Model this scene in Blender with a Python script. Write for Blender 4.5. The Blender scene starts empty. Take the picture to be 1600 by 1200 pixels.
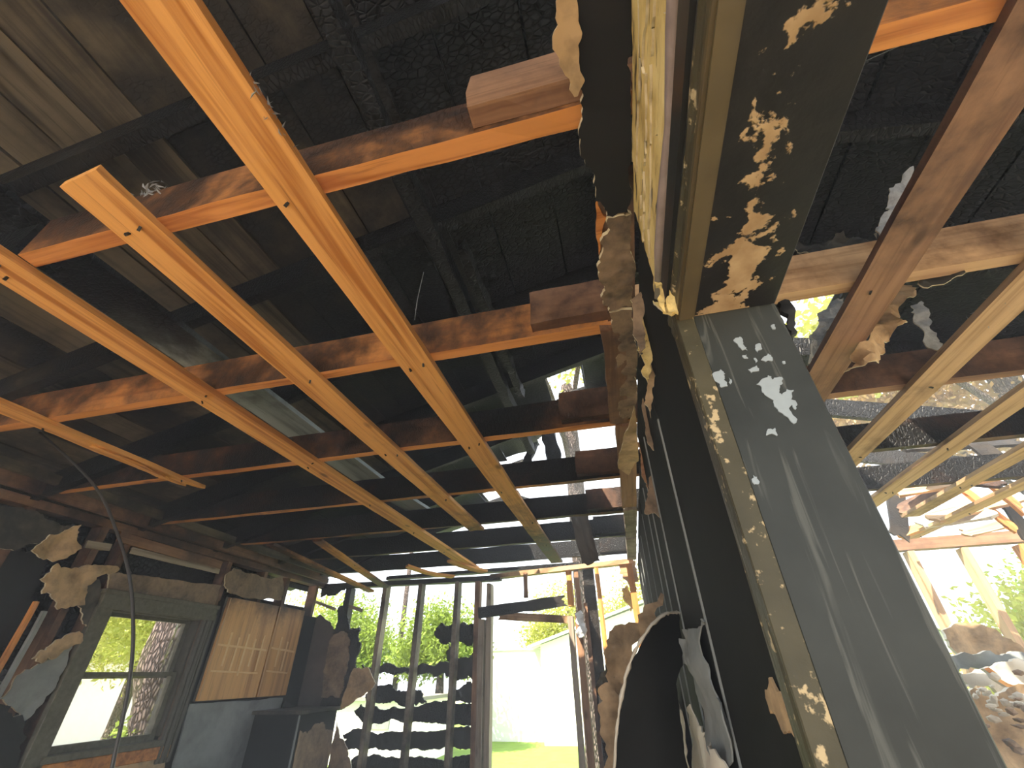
import bpy, bmesh, math, random
from mathutils import Vector, Matrix, noise

# ------------------------------------------------------------------ camera
S = bpy.context.scene
COL = S.collection
CZ = 1.59
F_PX = 665.76
YAW, PIT, ROL = 0.22738, 0.59717, -0.018145
_fw = Vector((-math.sin(YAW) * math.cos(PIT), math.cos(YAW) * math.cos(PIT), math.sin(PIT)))
_r = Vector((math.cos(YAW), math.sin(YAW), 0))
_u = _r.cross(_fw)
CR = math.cos(ROL) * _r + math.sin(ROL) * _u
CU = -math.sin(ROL) * _r + math.cos(ROL) * _u
cam_d = bpy.data.cameras.new('camera')
cam = bpy.data.objects.new('camera', cam_d)
COL.objects.link(cam)
m = Matrix((CR, CU, -_fw)).transposed().to_4x4()
m.translation = (0, 0, CZ)
cam.matrix_world = m
cam_d.sensor_fit = 'HORIZONTAL'
cam_d.sensor_width = 36
cam_d.lens = F_PX / 1600 * 36
cam_d.clip_start = 0.02
cam_d.clip_end = 300
S.camera = cam

# ------------------------------------------------------------------ world, sun, exposure
W = bpy.data.worlds.new('world')
S.world = W
W.use_nodes = True
bg = W.node_tree.nodes['Background']
bg.inputs[0].default_value = (0.86, 0.93, 1.0, 1)
bg.inputs[1].default_value = 1.45
sun_d = bpy.data.lights.new('sun', 'SUN')
sun_d.energy = 10.0
sun_d.angle = 0.01
sun_d.color = (1.0, 0.88, 0.70)
sun = bpy.data.objects.new('sun', sun_d)
COL.objects.link(sun)
sd = Vector((-0.42, -0.62, 1.05)).normalized()          # towards the sun
sun.rotation_euler = sd.to_track_quat('Z', 'Y').to_euler()
sun.location = (-5, -8, 14)
S.view_settings.view_transform = 'Standard'
S.view_settings.look = 'None'
S.view_settings.gamma = 1
S.view_settings.use_curve_mapping = False
S.view_settings.exposure = 1.35
try:
    S.cycles.use_denoising = True
    S.cycles.max_bounces = 7
    S.cycles.diffuse_bounces = 4
    S.cycles.transparent_max_bounces = 12
    S.cycles.sample_clamp_indirect = 8
except Exception:
    pass

# ------------------------------------------------------------------ helpers: places in the room
def ray(x, y):
    return _fw + CR * ((x - 800) / F_PX) - CU * ((y - 600) / F_PX)
def PZ(x, y, z):                    # z above eye height
    d = ray(x, y); d = d * (z / d.z); return Vector((d.x, d.y, d.z + CZ))
def PX(x, y, X):
    d = ray(x, y); d = d * (X / d.x); return Vector((d.x, d.y, d.z + CZ))
def PY(x, y, Y):
    d = ray(x, y); d = d * (Y / d.y); return Vector((d.x, d.y, d.z + CZ))
V = Vector

def props(o, label=None, cat=None, group=None, kind=None):
    if label: o['label'] = label
    if cat: o['category'] = cat
    if group: o['group'] = group
    if kind: o['kind'] = kind
    return o
def empty(name, loc=(0, 0, 0), label=None, cat=None, group=None, kind=None):
    o = bpy.data.objects.new(name, None)
    o.empty_display_size = 0.1
    COL.objects.link(o)
    o.location = loc
    return props(o, label, cat, group, kind)
def link(name, me, mat, parent=None, smooth=False):
    o = bpy.data.objects.new(name, me)
    COL.objects.link(o)
    if mat and not me.materials:
        me.materials.append(mat)
    if smooth:
        for p in me.polygons: p.use_smooth = True
    if parent:
        o.parent = parent
        o.matrix_parent_inverse = Matrix.Translation(-parent.location)
    return o
def mesh(name, verts, faces, mat, parent=None, smooth=False):
    me = bpy.data.meshes.new(name)
    me.from_pydata([tuple(v) for v in verts], [], faces)
    me.validate(); me.update()
    return link(name, me, mat, parent, smooth)
def from_bm(name, bm, mat, parent=None, smooth=False):
    bmesh.ops.recalc_face_normals(bm, faces=bm.faces)
    me = bpy.data.meshes.new(name)
    bm.to_mesh(me); bm.free()
    return link(name, me, mat, parent, smooth)

def plank_mesh(name, L, w, t, seed=0, nseg=6, m=2, jag=0.002, b0=0.0, b1=0.0, holes=0.0, bow=0.0):
    """board along local X, width local Y, thickness local Z; b0/b1: how far the ends are eaten away"""
    rnd = random.Random(seed)
    xs = [L * i / nseg for i in range(nseg + 1)]
    if b0 > 0: xs.insert(1, min(b0 * 1.2, xs[1] * .6))
    if b1 > 0: xs.insert(-1, max(L - b1 * 1.2, xs[-2] + (L - xs[-2]) * .4))
    n = len(xs)
    e0 = [rnd.random() * b0 for _ in range(m + 1)]
    e1 = [rnd.random() * b1 for _ in range(m + 1)]
    vs, fs = [], []
    for side in (0, 1):
        for i, x in enumerate(xs):
            jl, jr = rnd.uniform(-jag, jag), rnd.uniform(-jag, jag)
            for k in range(m + 1):
                y = -w / 2 + w * k / m
                if k == 0: y += jl
                if k == m: y += jr
                xx = x
                if i == 0: xx = e0[k]
                if i == n - 1: xx = L - e1[k]
                z = (-t / 2 if side == 0 else t / 2) + bow * math.sin(math.pi * xx / L)
                vs.append((xx, y, z + rnd.uniform(-1, 1) * jag * .3))
    def ix(s, i, k): return s * n * (m + 1) + i * (m + 1) + k
    for i in range(n - 1):
        for k in range(m):
            fs.append((ix(0, i, k), ix(0, i, k + 1), ix(0, i + 1, k + 1), ix(0, i + 1, k)))
            fs.append((ix(1, i, k), ix(1, i + 1, k), ix(1, i + 1, k + 1), ix(1, i, k + 1)))
        fs.append((ix(0, i, 0), ix(0, i + 1, 0), ix(1, i + 1, 0), ix(1, i, 0)))
        fs.append((ix(0, i, m), ix(1, i, m), ix(1, i + 1, m), ix(0, i + 1, m)))
    for k in range(m):
        fs.append((ix(0, 0, k), ix(1, 0, k), ix(1, 0, k + 1), ix(0, 0, k + 1)))
        fs.append((ix(0, n - 1, k), ix(0, n - 1, k + 1), ix(1, n - 1, k + 1), ix(1, n - 1, k)))
    me = bpy.data.meshes.new(name)
    me.from_pydata(vs, [], fs); me.update()
    return me
SEED = [11]
def plank(name, p0, p1, w, t, up, mat, parent=None, char=0.0, under=0.0, c0=0.0, c1=0.0, seed=None, **kw):
    """up: direction of the thickness.  char / c0 / c1: how charred overall, and extra at the two ends"""
    SEED[0] += 1
    p0, p1, up = V(p0), V(p1), V(up)
    d = p1 - p0; L = d.length; x = d / L
    y = up.cross(x).normalized(); z = x.cross(y)
    me = plank_mesh(name, L, w, t, SEED[0] if seed is None else seed, **kw)
    o = link(name, me, mat, parent)
    mw = Matrix((x, y, z)).transposed().to_4x4(); mw.translation = p0
    if parent:
        o.parent = parent
        o.matrix_parent_inverse = Matrix()
        o.matrix_basis = Matrix.Translation(-parent.location) @ mw
    else:
        o.matrix_basis = mw
    o['char'] = float(char); o['under'] = float(under); o['len'] = float(L); o['c0'] = float(c0); o['c1'] = float(c1)
    return o
def jagged(pts, amp, seed=0, step=0.03, nrm=None):
    """torn outline: every edge broken up again and again, the breaks kept in the sheet's plane"""
    rnd = random.Random(seed); out = []
    n = len(pts)
    def split(a, b, s):
        L = (b - a).length
        if L < step: return [a]
        d = V((rnd.uniform(-1, 1), rnd.uniform(-1, 1), rnd.uniform(-1, 1)))
        if nrm: d -= nrm * d.dot(nrm)
        mid = a.lerp(b, rnd.uniform(.4, .6)) + d * min(s, L * .28)
        return split(a, mid, s * .62) + split(mid, b, s * .62)
    for i in range(n): out += split(V(pts[i]), V(pts[(i + 1) % n]), amp * 2.6)
    return out
def sheet(name, pts, thick, mat, parent=None, jag=0.006, step=0.03, seed=None, bulge=0.0, cuts=2, nscale=6, edge_mat=None, smooth=True, curl=None, char=None):
    """torn sheet: a 3-D outline filled, rumpled and given thickness (vector)"""
    SEED[0] += 1; sd_ = SEED[0] if seed is None else seed
    th = V(thick); nrm = th.normalized()
    pts = jagged(pts, jag, sd_, step * .6, nrm) if jag else [V(p) for p in pts]
    bm = bmesh.new()
    vs = [bm.verts.new(p) for p in pts]
    es = [bm.edges.new((vs[i], vs[(i + 1) % len(vs)])) for i in range(len(vs))]
    bmesh.ops.triangle_fill(bm, use_beauty=True, use_dissolve=False, edges=es, normal=nrm)
    if bulge or curl:
        ax = V((0, 0, 1)) if abs(nrm.z) < .8 else V((1, 0, 0))
        t1 = nrm.cross(ax).normalized(); t2 = nrm.cross(t1)
        for t_ in (t1, t2):
            lo = min(p.dot(t_) for p in pts); hi = max(p.dot(t_) for p in pts)
            k = max(3, min(16, int((hi - lo) / .02)))
            for q in range(1, k):
                bmesh.ops.bisect_plane(bm, geom=bm.verts[:] + bm.edges[:] + bm.faces[:], plane_co=t_ * (lo + (hi - lo) * q / k), plane_no=t_)
        bmesh.ops.triangulate(bm, faces=bm.faces)
        for v in bm.verts:
            k = (noise.noise(v.co * nscale + V((sd_ * 1.7, 0, 0))) + .5 * noise.noise(v.co * nscale * 2.7 + V((0, sd_ * 2.3, 0)))) * bulge
            if curl: v.co += curl(v.co)
            v.co += nrm * k
    fr = list(bm.faces)
    ret = bmesh.ops.extrude_face_region(bm, geom=fr)
    for g in ret['geom']:
        if isinstance(g, bmesh.types.BMVert): g.co += th
    bmesh.ops.recalc_face_normals(bm, faces=bm.faces)
    if edge_mat:
        for f in bm.faces:
            f.material_index = 1 if abs(f.normal.dot(nrm)) < 0.25 and f.calc_area() < th.length * step * 3 else 0
    me = bpy.data.meshes.new(name)
    bm.to_mesh(me); bm.free()
    me.materials.append(mat)
    if edge_mat: me.materials.append(edge_mat)
    for p in me.polygons: p.use_smooth = True
    me.set_sharp_from_angle(angle=math.radians(38))
    o = link(name, me, mat, parent, False)
    o['char'] = float(char if char is not None else (.72 if mat.name == 'charred_wood' else .15))
    o['under'] = 0.0; o['len'] = 1.0; o['c0'] = 0.0; o['c1'] = 0.0
    return o
def box_bm(bm, lo, hi):
    lo, hi = V(lo), V(hi)
    r = bmesh.ops.create_cube(bm, size=1)
    for v in r['verts']:
        v.co = V(((lo.x + hi.x) / 2 + v.co.x * (hi.x - lo.x), (lo.y + hi.y) / 2 + v.co.y * (hi.y - lo.y), (lo.z + hi.z) / 2 + v.co.z * (hi.z - lo.z)))
    return r['verts']
def box(name, lo, hi, mat, parent=None, bevel=0.003, char=0.0):
    bm = bmesh.new(); box_bm(bm, lo, hi)
    if bevel: bmesh.ops.bevel(bm, geom=list(bm.edges), offset=bevel, segments=1, affect='EDGES')
    o = from_bm(name, bm, mat, parent)
    o['char'] = float(char); o['under'] = 0.0; o['len'] = 1.0; o['c0'] = 0.0; o['c1'] = 0.0
    return o
def tube(name, pts, r, mat, parent=None, n=6, r1=None, wob=0.0):
    pts = [V(p) for p in pts]; vs, fs = [], []
    rnd = random.Random(len(pts) * 7 + int(r * 1e4))
    for i, p in enumerate(pts):
        a = pts[max(0, i - 1)]; b = pts[min(len(pts) - 1, i + 1)]
        d = (b - a).normalized()
        s = d.cross(V((0.31, 0.17, 0.93))).normalized(); t = d.cross(s)
        rr = r if r1 is None else r + (r1 - r) * i / (len(pts) - 1)
        for k in range(n):
            g = rr * (1 + rnd.uniform(-wob, wob)); an = 2 * math.pi * k / n
            vs.append(p + s * math.cos(an) * g + t * math.sin(an) * g)
    for i in range(len(pts) - 1):
        for k in range(n):
            fs.append((i * n + k, i * n + (k + 1) % n, (i + 1) * n + (k + 1) % n, (i + 1) * n + k))
    fs.append(tuple(range(n - 1, -1, -1))); fs.append(tuple((len(pts) - 1) * n + k for k in range(n)))
    return mesh(name, vs, fs, mat, parent, True)
def curve_pts(ctrl, n=8):
    c = [V(p) for p in ctrl]; c = [c[0]] + c + [c[-1]]; out = []
    for i in range(1, len(c) - 2):
        for j in range(n):
            t = j / n; p0, p1, p2, p3 = c[i - 1], c[i], c[i + 1], c[i + 2]
            out.append(.5 * ((2 * p1) + (p2 - p0) * t + (2 * p0 - 5 * p1 + 4 * p2 - p3) * t * t + (3 * p1 - p0 - 3 * p2 + p3) * t ** 3))
    out.append(c[-2]); return out

# ------------------------------------------------------------------ materials
class NT:
    def __init__(s, name):
        s.m = bpy.data.materials.new(name); s.m.use_nodes = True
        s.t = s.m.node_tree; s.b = s.t.nodes['Principled BSDF']; s.out = s.t.nodes['Material Output']
    def n(s, typ, **kw):
        nd = s.t.nodes.new(typ)
        for k, v in kw.items(): setattr(nd, k, v)
        return nd
    def l(s, a, b): s.t.links.new(a, b)
    def val(s, sock, v):
        if isinstance(v, (int, float)): sock.default_value = v
        elif isinstance(v, tuple): sock.default_value = v if len(sock.default_value) == len(v) else (*v, 1)
        else: s.l(v, sock)
    def math(s, op, a, b=0.0, c=None, clamp=False):
        nd = s.n('ShaderNodeMath', operation=op, use_clamp=clamp)
        s.val(nd.inputs[0], a); s.val(nd.inputs[1], b)
        if c is not None: s.val(nd.inputs[2], c)
        return nd.outputs[0]
    def coords(s, scale=(1, 1, 1), rand=True, src='Object'):
        tc = s.n('ShaderNodeTexCoord')
        mp = s.n('ShaderNodeMapping'); mp.inputs['Scale'].default_value = scale
        if rand:
            oi = s.n('ShaderNodeObjectInfo')
            ad = s.n('ShaderNodeVectorMath', operation='ADD')
            k = s.math('MULTIPLY', oi.outputs['Random'], 37.0)
            cb = s.n('ShaderNodeCombineXYZ'); s.l(k, cb.inputs[0]); s.l(k, cb.inputs[1]); s.l(k, cb.inputs[2])
            s.l(tc.outputs[src], ad.inputs[0]); s.l(cb.outputs[0], ad.inputs[1])
            s.l(ad.outputs[0], mp.inputs['Vector'])
        else: s.l(tc.outputs[src], mp.inputs['Vector'])
        return mp.outputs[0]
    def noise(s, vec, scale=5.0, detail=5.0, rough=.55, dist=0.0):
        nd = s.n('ShaderNodeTexNoise'); s.l(vec, nd.inputs['Vector'])
        nd.inputs['Scale'].default_value = scale; nd.inputs['Detail'].default_value = detail
        nd.inputs['Roughness'].default_value = rough; nd.inputs['Distortion'].default_value = dist
        return nd.outputs['Fac']
    def ramp(s, fac, stops, interp='LINEAR'):
        nd = s.n('ShaderNodeValToRGB'); r = nd.color_ramp; r.interpolation = interp
        while len(r.elements) < len(stops): r.elements.new(.5)
        for e, (p, c) in zip(r.elements, stops):
            e.position = p; e.color = (*c, 1) if not isinstance(c, (int, float)) else (c, c, c, 1)
        s.l(fac, nd.inputs[0]); return nd.outputs[0]
    def mix(s, fac, a, b, mode='MIX'):
        nd = s.n('ShaderNodeMix', data_type='RGBA', blend_type=mode)
        s.val(nd.inputs[0], fac); s.val(nd.inputs[6], a); s.val(nd.inputs[7], b)
        return nd.outputs[2]
    def attr(s, name):
        nd = s.n('ShaderNodeAttribute', attribute_type='OBJECT', attribute_name=name); return nd.outputs['Fac']
    def bump(s, h, strength=.4, dist=.01):
        nd = s.n('ShaderNodeBump'); nd.inputs['Strength'].default_value = strength; nd.inputs['Distance'].default_value = dist
        s.l(h, nd.inputs['Height']); s.l(nd.outputs[0], s.b.inputs['Normal'])
    def done(s, col, rough=.75, spec=.3):
        s.val(s.b.inputs['Base Color'], col); s.val(s.b.inputs['Roughness'], rough)
        s.b.inputs['Specular IOR Level'].default_value = spec
        return s.m

def wood(name, c1, c2, charcol=(.0055, .0055, .006), mid=(.085, .04, .017), grain=38, knots=True, rough=.7, gater=75, bumpd=.003):
    """grain along local X; the object's own numbers char / under / c0 / c1 say how burnt it is"""
    t = NT(name)
    v = t.coords((1, 1, 1))
    vg = t.n('ShaderNodeMapping'); vg.inputs['Scale'].default_value = (1.3, grain, grain); t.l(v, vg.inputs['Vector'])
    g = t.noise(vg.outputs[0], 1.0, 4, .6, .6)
    vg2 = t.n('ShaderNodeMapping'); vg2.inputs['Scale'].default_value = (.7, 9, 9); t.l(v, vg2.inputs['Vector'])
    g2 = t.noise(vg2.outputs[0], 1.0, 3, .5, 1.2)
    gg = t.math('ADD', t.math('MULTIPLY', g, .62), t.math('MULTIPLY', g2, .38))
    col = t.ramp(gg, [(.38, c2), (.51, c1), (.66, tuple(min(1, k * 1.12) for k in c1))])
    if knots:
        vk = t.n('ShaderNodeMapping'); vk.inputs['Scale'].default_value = (3.2, 6.5, 6.5); t.l(v, vk.inputs['Vector'])
        vo = t.n('ShaderNodeTexVoronoi'); vo.inputs['Scale'].default_value = 1.0; t.l(vk.outputs[0], vo.inputs['Vector'])
        kn = t.ramp(vo.outputs['Distance'], [(.05, 1.0), (.13, 0.0)])
        col = t.mix(t.math('MULTIPLY', kn, .8), col, tuple(k * .28 for k in c2))
    # char
    n1 = t.noise(v, 3.0, 7, .62, .3); n2 = t.noise(v, 21, 4, .65)
    cn = t.math('ADD', t.math('MULTIPLY', n1, .75), t.math('MULTIPLY', n2, .25))
    tc = t.n('ShaderNodeTexCoord'); sp = t.n('ShaderNodeSeparateXYZ'); t.l(tc.outputs['Object'], sp.inputs[0])
    u = t.math('DIVIDE', sp.outputs[0], t.math('MAXIMUM', t.attr('len'), .01))
    e1 = t.math('MULTIPLY', t.attr('c1'), t.math('POWER', t.math('MAXIMUM', u, 0.0), 2.5))
    e0 = t.math('MULTIPLY', t.attr('c0'), t.math('POWER', t.math('MAXIMUM', t.math('SUBTRACT', 1.0, u), 0.0), 2.5))
    ge = t.n('ShaderNodeNewGeometry'); sn = t.n('ShaderNodeSeparateXYZ'); t.l(ge.outputs['Normal'], sn.inputs[0])
    und = t.math('MULTIPLY', t.attr('under'), t.math('LESS_THAN', sn.outputs[2], -.6))
    amt = t.math('SUBTRACT', t.math('ADD', t.attr('char'), t.math('ADD', e0, e1)), und)
    cm = t.math('ADD', cn, t.math('MULTIPLY', t.math('SUBTRACT', amt, .5), 1.0))
    col = t.mix(t.ramp(cm, [(.26, 0.0), (.56, 1.0)], 'EASE'), col, mid)
    fleck = t.ramp(t.noise(vg.outputs[0], 2.3, 3, .6), [(.60, 0.0), (.72, .5)])
    col = t.mix(fleck, col, tuple(k * .45 for k in c2))
    cc = t.mix(t.ramp(n2, [(.4, 0.0), (.8, 1.0)]), charcol, tuple(k * 2.6 for k in charcol))
    va = t.n('ShaderNodeMapping'); va.inputs['Scale'].default_value = (1.0, .55, .55); t.l(v, va.inputs['Vector'])
    al = t.n('ShaderNodeTexVoronoi', feature='DISTANCE_TO_EDGE'); al.inputs['Scale'].default_value = gater; t.l(va.outputs[0], al.inputs['Vector'])
    ah = t.ramp(al.outputs['Distance'], [(0.0, 0.0), (.16, 1.0)])
    cc = t.mix(ah, tuple(k * .35 for k in charcol), cc)
    cc = t.mix(t.math('MULTIPLY', ah, t.ramp(t.noise(v, 9, 3), [(.5, 0.0), (.75, .7)])), cc, tuple(k * 4.0 for k in charcol))
    full = t.ramp(cm, [(.44, 0.0), (.70, 1.0)], 'EASE')
    col = t.mix(full, col, cc)
    hh = t.math('ADD', t.math('MULTIPLY', gg, .35), t.math('MULTIPLY', t.math('MULTIPLY', ah, full), .9))
    t.bump(hh, .8, bumpd)
    r = t.math('SUBTRACT', rough, t.math('MULTIPLY', full, .2))
    return t.done(col, r, .2)

M = {}
M['pine'] = wood('pine_strip', (.66, .33, .10), (.40, .155, .035))
M['pine_pale'] = wood('pine_pale', (.50, .33, .19), (.31, .18, .09))
M['joist'] = wood('joist_wood', (.58, .25, .075), (.34, .115, .03), mid=(.11, .055, .03))
M['brown'] = wood('brown_lumber', (.30, .17, .10), (.17, .085, .05), mid=(.09, .05, .035))
M['grey'] = wood('weathered_wood', (.34, .29, .23), (.19, .15, .115), mid=(.07, .055, .045))
M['deck'] = wood('roof_board_wood', (.15, .125, .085), (.045, .036, .025), mid=(.032, .027, .02), grain=26, knots=False)
M['charred'] = wood('charred_wood', (.07, .053, .036), (.035, .025, .018), mid=(.018, .0145, .012), knots=False, gater=62, bumpd=.006)
M['teal'] = wood('pale_plank_wood', (.30, .36, .36), (.14, .18, .18), mid=(.06, .07, .07), grain=14, knots=False)
M['cab'] = wood('cabinet_wood', (.60, .34, .13), (.40, .20, .07), mid=(.17, .085, .035), grain=24, knots=False, rough=.5)

def drywall(name, base, soot, amount, scale=4.0, rough=.85, streak=None):
    t = NT(name); v = t.coords(rand=False)
    n1 = t.noise(v, scale, 6, .62, .5); n2 = t.noise(v, scale * 5, 4, .6)
    f = t.math('ADD', t.math('ADD', t.math('MULTIPLY', n1, .7), t.math('MULTIPLY', n2, .3)), amount - .5)
    col = t.ramp(f, [(.36, base), (.52, tuple((a + b) / 2 for a, b in zip(base, soot))), (.66, soot)])
    col = t.mix(t.math('MULTIPLY', n2, .5), col, tuple(k * .72 for k in base), 'MULTIPLY') if False else col
    t.bump(t.math('ADD', n1, t.math('MULTIPLY', n2, .3)), .25, .004)
    return t.done(col, rough, .25)
M['gyp_tan'] = drywall('drywall_paper_tan', (.50, .35, .20), (.10, .07, .045), .44, 8)
M['gyp_soot'] = drywall('drywall_soot', (.16, .145, .115), (.03, .03, .029), .62, 5)
M['gyp_black'] = drywall('drywall_black', (.04, .038, .034), (.013, .013, .013), .75, 4, .6)
M['gyp_grey'] = drywall('drywall_grey', (.25, .27, .27), (.12, .13, .13), .46, 4)
M['gyp_brown'] = drywall('drywall_brown', (.34, .24, .16), (.07, .055, .045), .5, 9)
M['gyp_edge'] = drywall('gypsum_edge', (.62, .55, .40), (.35, .27, .16), .4, 20)
M['gyp_white'] = drywall('drywall_white', (.62, .58, .50), (.40, .33, .24), .38, 6)
M['paper'] = drywall('insulation_paper', (.40, .28, .17), (.09, .065, .045), .45, 8)
M['purple'] = drywall('heat_stained_panel', (.13, .10, .095), (.055, .045, .045), .5, 3)
M['ash'] = drywall('ash_lint', (.42, .44, .45), (.16, .16, .16), .45, 25)

# E: materials with their own marks
def m_peel():
    t = NT('peeled_header_board')
    v = t.coords((26, 5, 26), rand=False); a = t.noise(v, 1.0, 5, .6, .5)
    v2 = t.coords((60, 9, 60), rand=False); b = t.noise(v2, 1.0, 4, .6, .3)
    v3 = t.coords(rand=False); c = t.noise(v3, 9, 5, .6)
    col = t.ramp(c, [(.3, (.40, .28, .10)), (.5, (.66, .50, .20)), (.7, (.78, .63, .30))])
    f = t.math('ADD', t.math('MULTIPLY', a, .6), t.math('MULTIPLY', b, .4))
    hole = t.ramp(f, [(.41, 1.0), (.45, 0.0)])
    col = t.mix(hole, col, (.06, .045, .03))
    col = t.mix(t.ramp(b, [(.55, 0.0), (.8, .5)]), col, (.30, .19, .09))
    t.bump(f, .8, .008)
    return t.done(col, .8, .2)
M['peel'] = m_peel()
def m_soffit():
    t = NT('blistered_soffit_paint')
    v = t.coords(rand=False)
    tc = t.n('ShaderNodeTexCoord'); sp = t.n('ShaderNodeSeparateXYZ'); t.l(tc.outputs['Object'], sp.inputs[0])
    a = t.noise(v, 24, 5, .55, .4); b = t.noise(v, 75, 3, .6)
    # old paint survives in a strip left of the middle, thickest towards the post
    dx = t.math('ABSOLUTE', t.math('SUBTRACT', sp.outputs[0], .212))
    fx = t.math('MULTIPLY', dx, -3.2)
    fy = t.math('MULTIPLY', t.math('SUBTRACT', sp.outputs[1], .36), .42)
    s_ = t.math('ADD', t.math('ADD', t.math('MULTIPLY', a, .72), t.math('MULTIPLY', b, .28)), t.math('ADD', fx, fy))
    k = t.ramp(s_, [(.46, 0.0), (.485, 1.0)])
    tan = t.mix(t.ramp(t.noise(v, 30, 3), [(.35, 0.0), (.7, 1.0)]), (.27, .18, .095), (.42, .31, .18))
    blk = t.mix(t.ramp(a, [(.4, 0.0), (.75, 1.0)]), (.009, .009, .0088), (.017, .0165, .015))
    col = t.mix(k, blk, tan)
    t.bump(t.math('ADD', k, t.math('MULTIPLY', b, .5)), .5, .003)
    return t.done(col, .55, .2)
M['soffit'] = m_soffit()
def m_jamb():
    t = NT('sooty_jamb_paint')
    v = t.coords((38, 38, 3.0), rand=False); st = t.noise(v, 1.0, 4, .55, 1.4)
    vv = t.coords(rand=False); b = t.noise(vv, 6, 5, .6)
    col = t.ramp(b, [(.3, (.018, .0215, .0205)), (.7, (.034, .0385, .036))])
    drip = t.ramp(st, [(.56, 0.0), (.62, .75), (.68, 0.0)])
    col = t.mix(drip, col, (.085, .09, .082))
    t.bump(st, .15, .002)
    return t.done(col, .5, .25)
M['jamb'] = m_jamb()
def m_casing():
    t = NT('sooty_casing_paint')
    v = t.coords(rand=False); a = t.noise(v, 75, 3, .6); b = t.noise(v, 7, 5, .6)
    vs_ = t.coords((55, 55, 12), rand=False); c = t.noise(vs_, 1.0, 4, .6)
    col = t.ramp(b, [(.3, (.034, .032, .02)), (.7, (.075, .066, .038))])
    s_ = t.math('ADD', t.math('MULTIPLY', a, .5), t.math('ADD', t.math('MULTIPLY', b, .3), t.math('MULTIPLY', c, .25)))
    col = t.mix(t.ramp(s_, [(.585, 0.0), (.62, 1.0)]), col, (.42, .33, .19))
    t.bump(s_, .5, .004)
    return t.done(col, .5, .25)
M['casing'] = m_casing()
def m_plain(name, c, rough=.6, spec=.3, var=.25, scale=12, metal=0.0):
    t = NT(name); v = t.coords(rand=False); a = t.noise(v, scale, 4, .6)
    col = t.mix(a, tuple(k * (1 - var) for k in c), tuple(min(1, k * (1 + var)) for k in c))
    t.bump(a, .2, .003); t.b.inputs['Metallic'].default_value = metal
    return t.done(col, rough, spec)
M['heat'] = m_plain('pale_heat_mark', (.72, .50, .26), .7, .2, .2, 40)
M['wallblack'] = m_plain('sooted_wall_board', (.012, .0127, .0124), .8, .08)
M['black'] = m_plain('soot_black', (.016, .0165, .017), .6, .3)
M['trimtan'] = m_plain('brown_trim_paint', (.085, .066, .032), .45, .4, .35, 18)
M['rod'] = m_plain('grey_bead', (.28, .22, .21), .5, .4, .4, 40)
M['metal'] = m_plain('dark_metal_strip', (.022, .023, .021), .35, .4, .3, 20)
M['flake'] = m_plain('white_paint_flake', (.27, .315, .345), .6, .3, .12, 60)
M['flaketan'] = m_plain('tan_paint_flake', (.44, .34, .20), .6, .3, .2, 60)
M['white'] = m_plain('white_siding', (.82, .82, .80), .7, .2, .03)
M['plastic'] = m_plain('white_plastic', (.70, .73, .76), .5, .4, .15, 40)
M['roofing'] = m_plain('grey_shingle', (.22, .21, .20), .9, .1)
M['cable'] = m_plain('cable_rubber', (.05, .05, .05), .5, .4)
M['floor'] = m_plain('dusty_floor', (.27, .215, .155), .9, .1, .25, 5)
M['grass'] = m_plain('lawn_green', (.16, .26, .05), .9, .1, .4, 3)
M['drive'] = m_plain('pale_gravel', (.40, .36, .29), .9, .1, .12, 2)
M['bark'] = m_plain('tree_bark', (.085, .065, .06), .9, .1, .7, 22)
M['frame'] = m_plain('sooted_window_paint', (.12, .115, .09), .7, .15, .85, 38)
M['darkframe'] = m_plain('burnt_window_trim', (.075, .07, .06), .55, .35, .5, 30)
def m_bark():
    t = NT('tree_bark'); v = t.coords((1, 1, .28), rand=False)
    vo = t.n('ShaderNodeTexVoronoi', feature='DISTANCE_TO_EDGE'); vo.inputs['Scale'].default_value = 30; t.l(v, vo.inputs['Vector'])
    a = t.noise(t.coords(rand=False), 9, 5, .6)
    r = t.ramp(vo.outputs['Distance'], [(0.0, 0.0), (.25, 1.0)])
    col = t.mix(r, (.03, .024, .022), t.mix(a, (.12, .095, .09), (.25, .20, .185)))
    t.bump(t.math('ADD', r, t.math('MULTIPLY', a, .5)), .9, .03)
    return t.done(col, .9, .1)
M['bark'] = m_bark()
def m_leaf(name, c):
    t = NT(name); v = t.coords(rand=False); a = t.noise(v, 1.2, 3)
    col = t.mix(a, tuple(k * .65 for k in c), tuple(k * 1.3 for k in c))
    t.val(t.b.inputs['Base Color'], col); t.b.inputs['Roughness'].default_value = .6
    tr = t.n('ShaderNodeBsdfTranslucent'); t.l(col, tr.inputs[0])
    mx = t.n('ShaderNodeMixShader'); mx.inputs[0].default_value = .4
    t.l(t.b.outputs[0], mx.inputs[1]); t.l(tr.outputs[0], mx.inputs[2]); t.l(mx.outputs[0], t.out.inputs[0])
    return t.m
M['leaf'] = m_leaf('leaf_green', (.24, .33, .05))
M['leaf_y'] = m_leaf('leaf_yellow_green', (.42, .44, .10))
M['leaf_r'] = m_leaf('leaf_brown', (.34, .22, .10))
def m_glass():
    t = NT('window_glass')
    tr = t.n('ShaderNodeBsdfTransparent'); gl = t.n('ShaderNodeBsdfGlossy'); gl.inputs['Roughness'].default_value = .03
    fr = t.n('ShaderNodeFresnel'); fr.inputs[0].default_value = 1.45
    mx = t.n('ShaderNodeMixShader'); t.l(fr.outputs[0], mx.inputs[0]); t.l(tr.outputs[0], mx.inputs[1]); t.l(gl.outputs[0], mx.inputs[2])
    t.l(mx.outputs[0], t.out.inputs[0]); return t.m
M['glass'] = m_glass()
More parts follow.
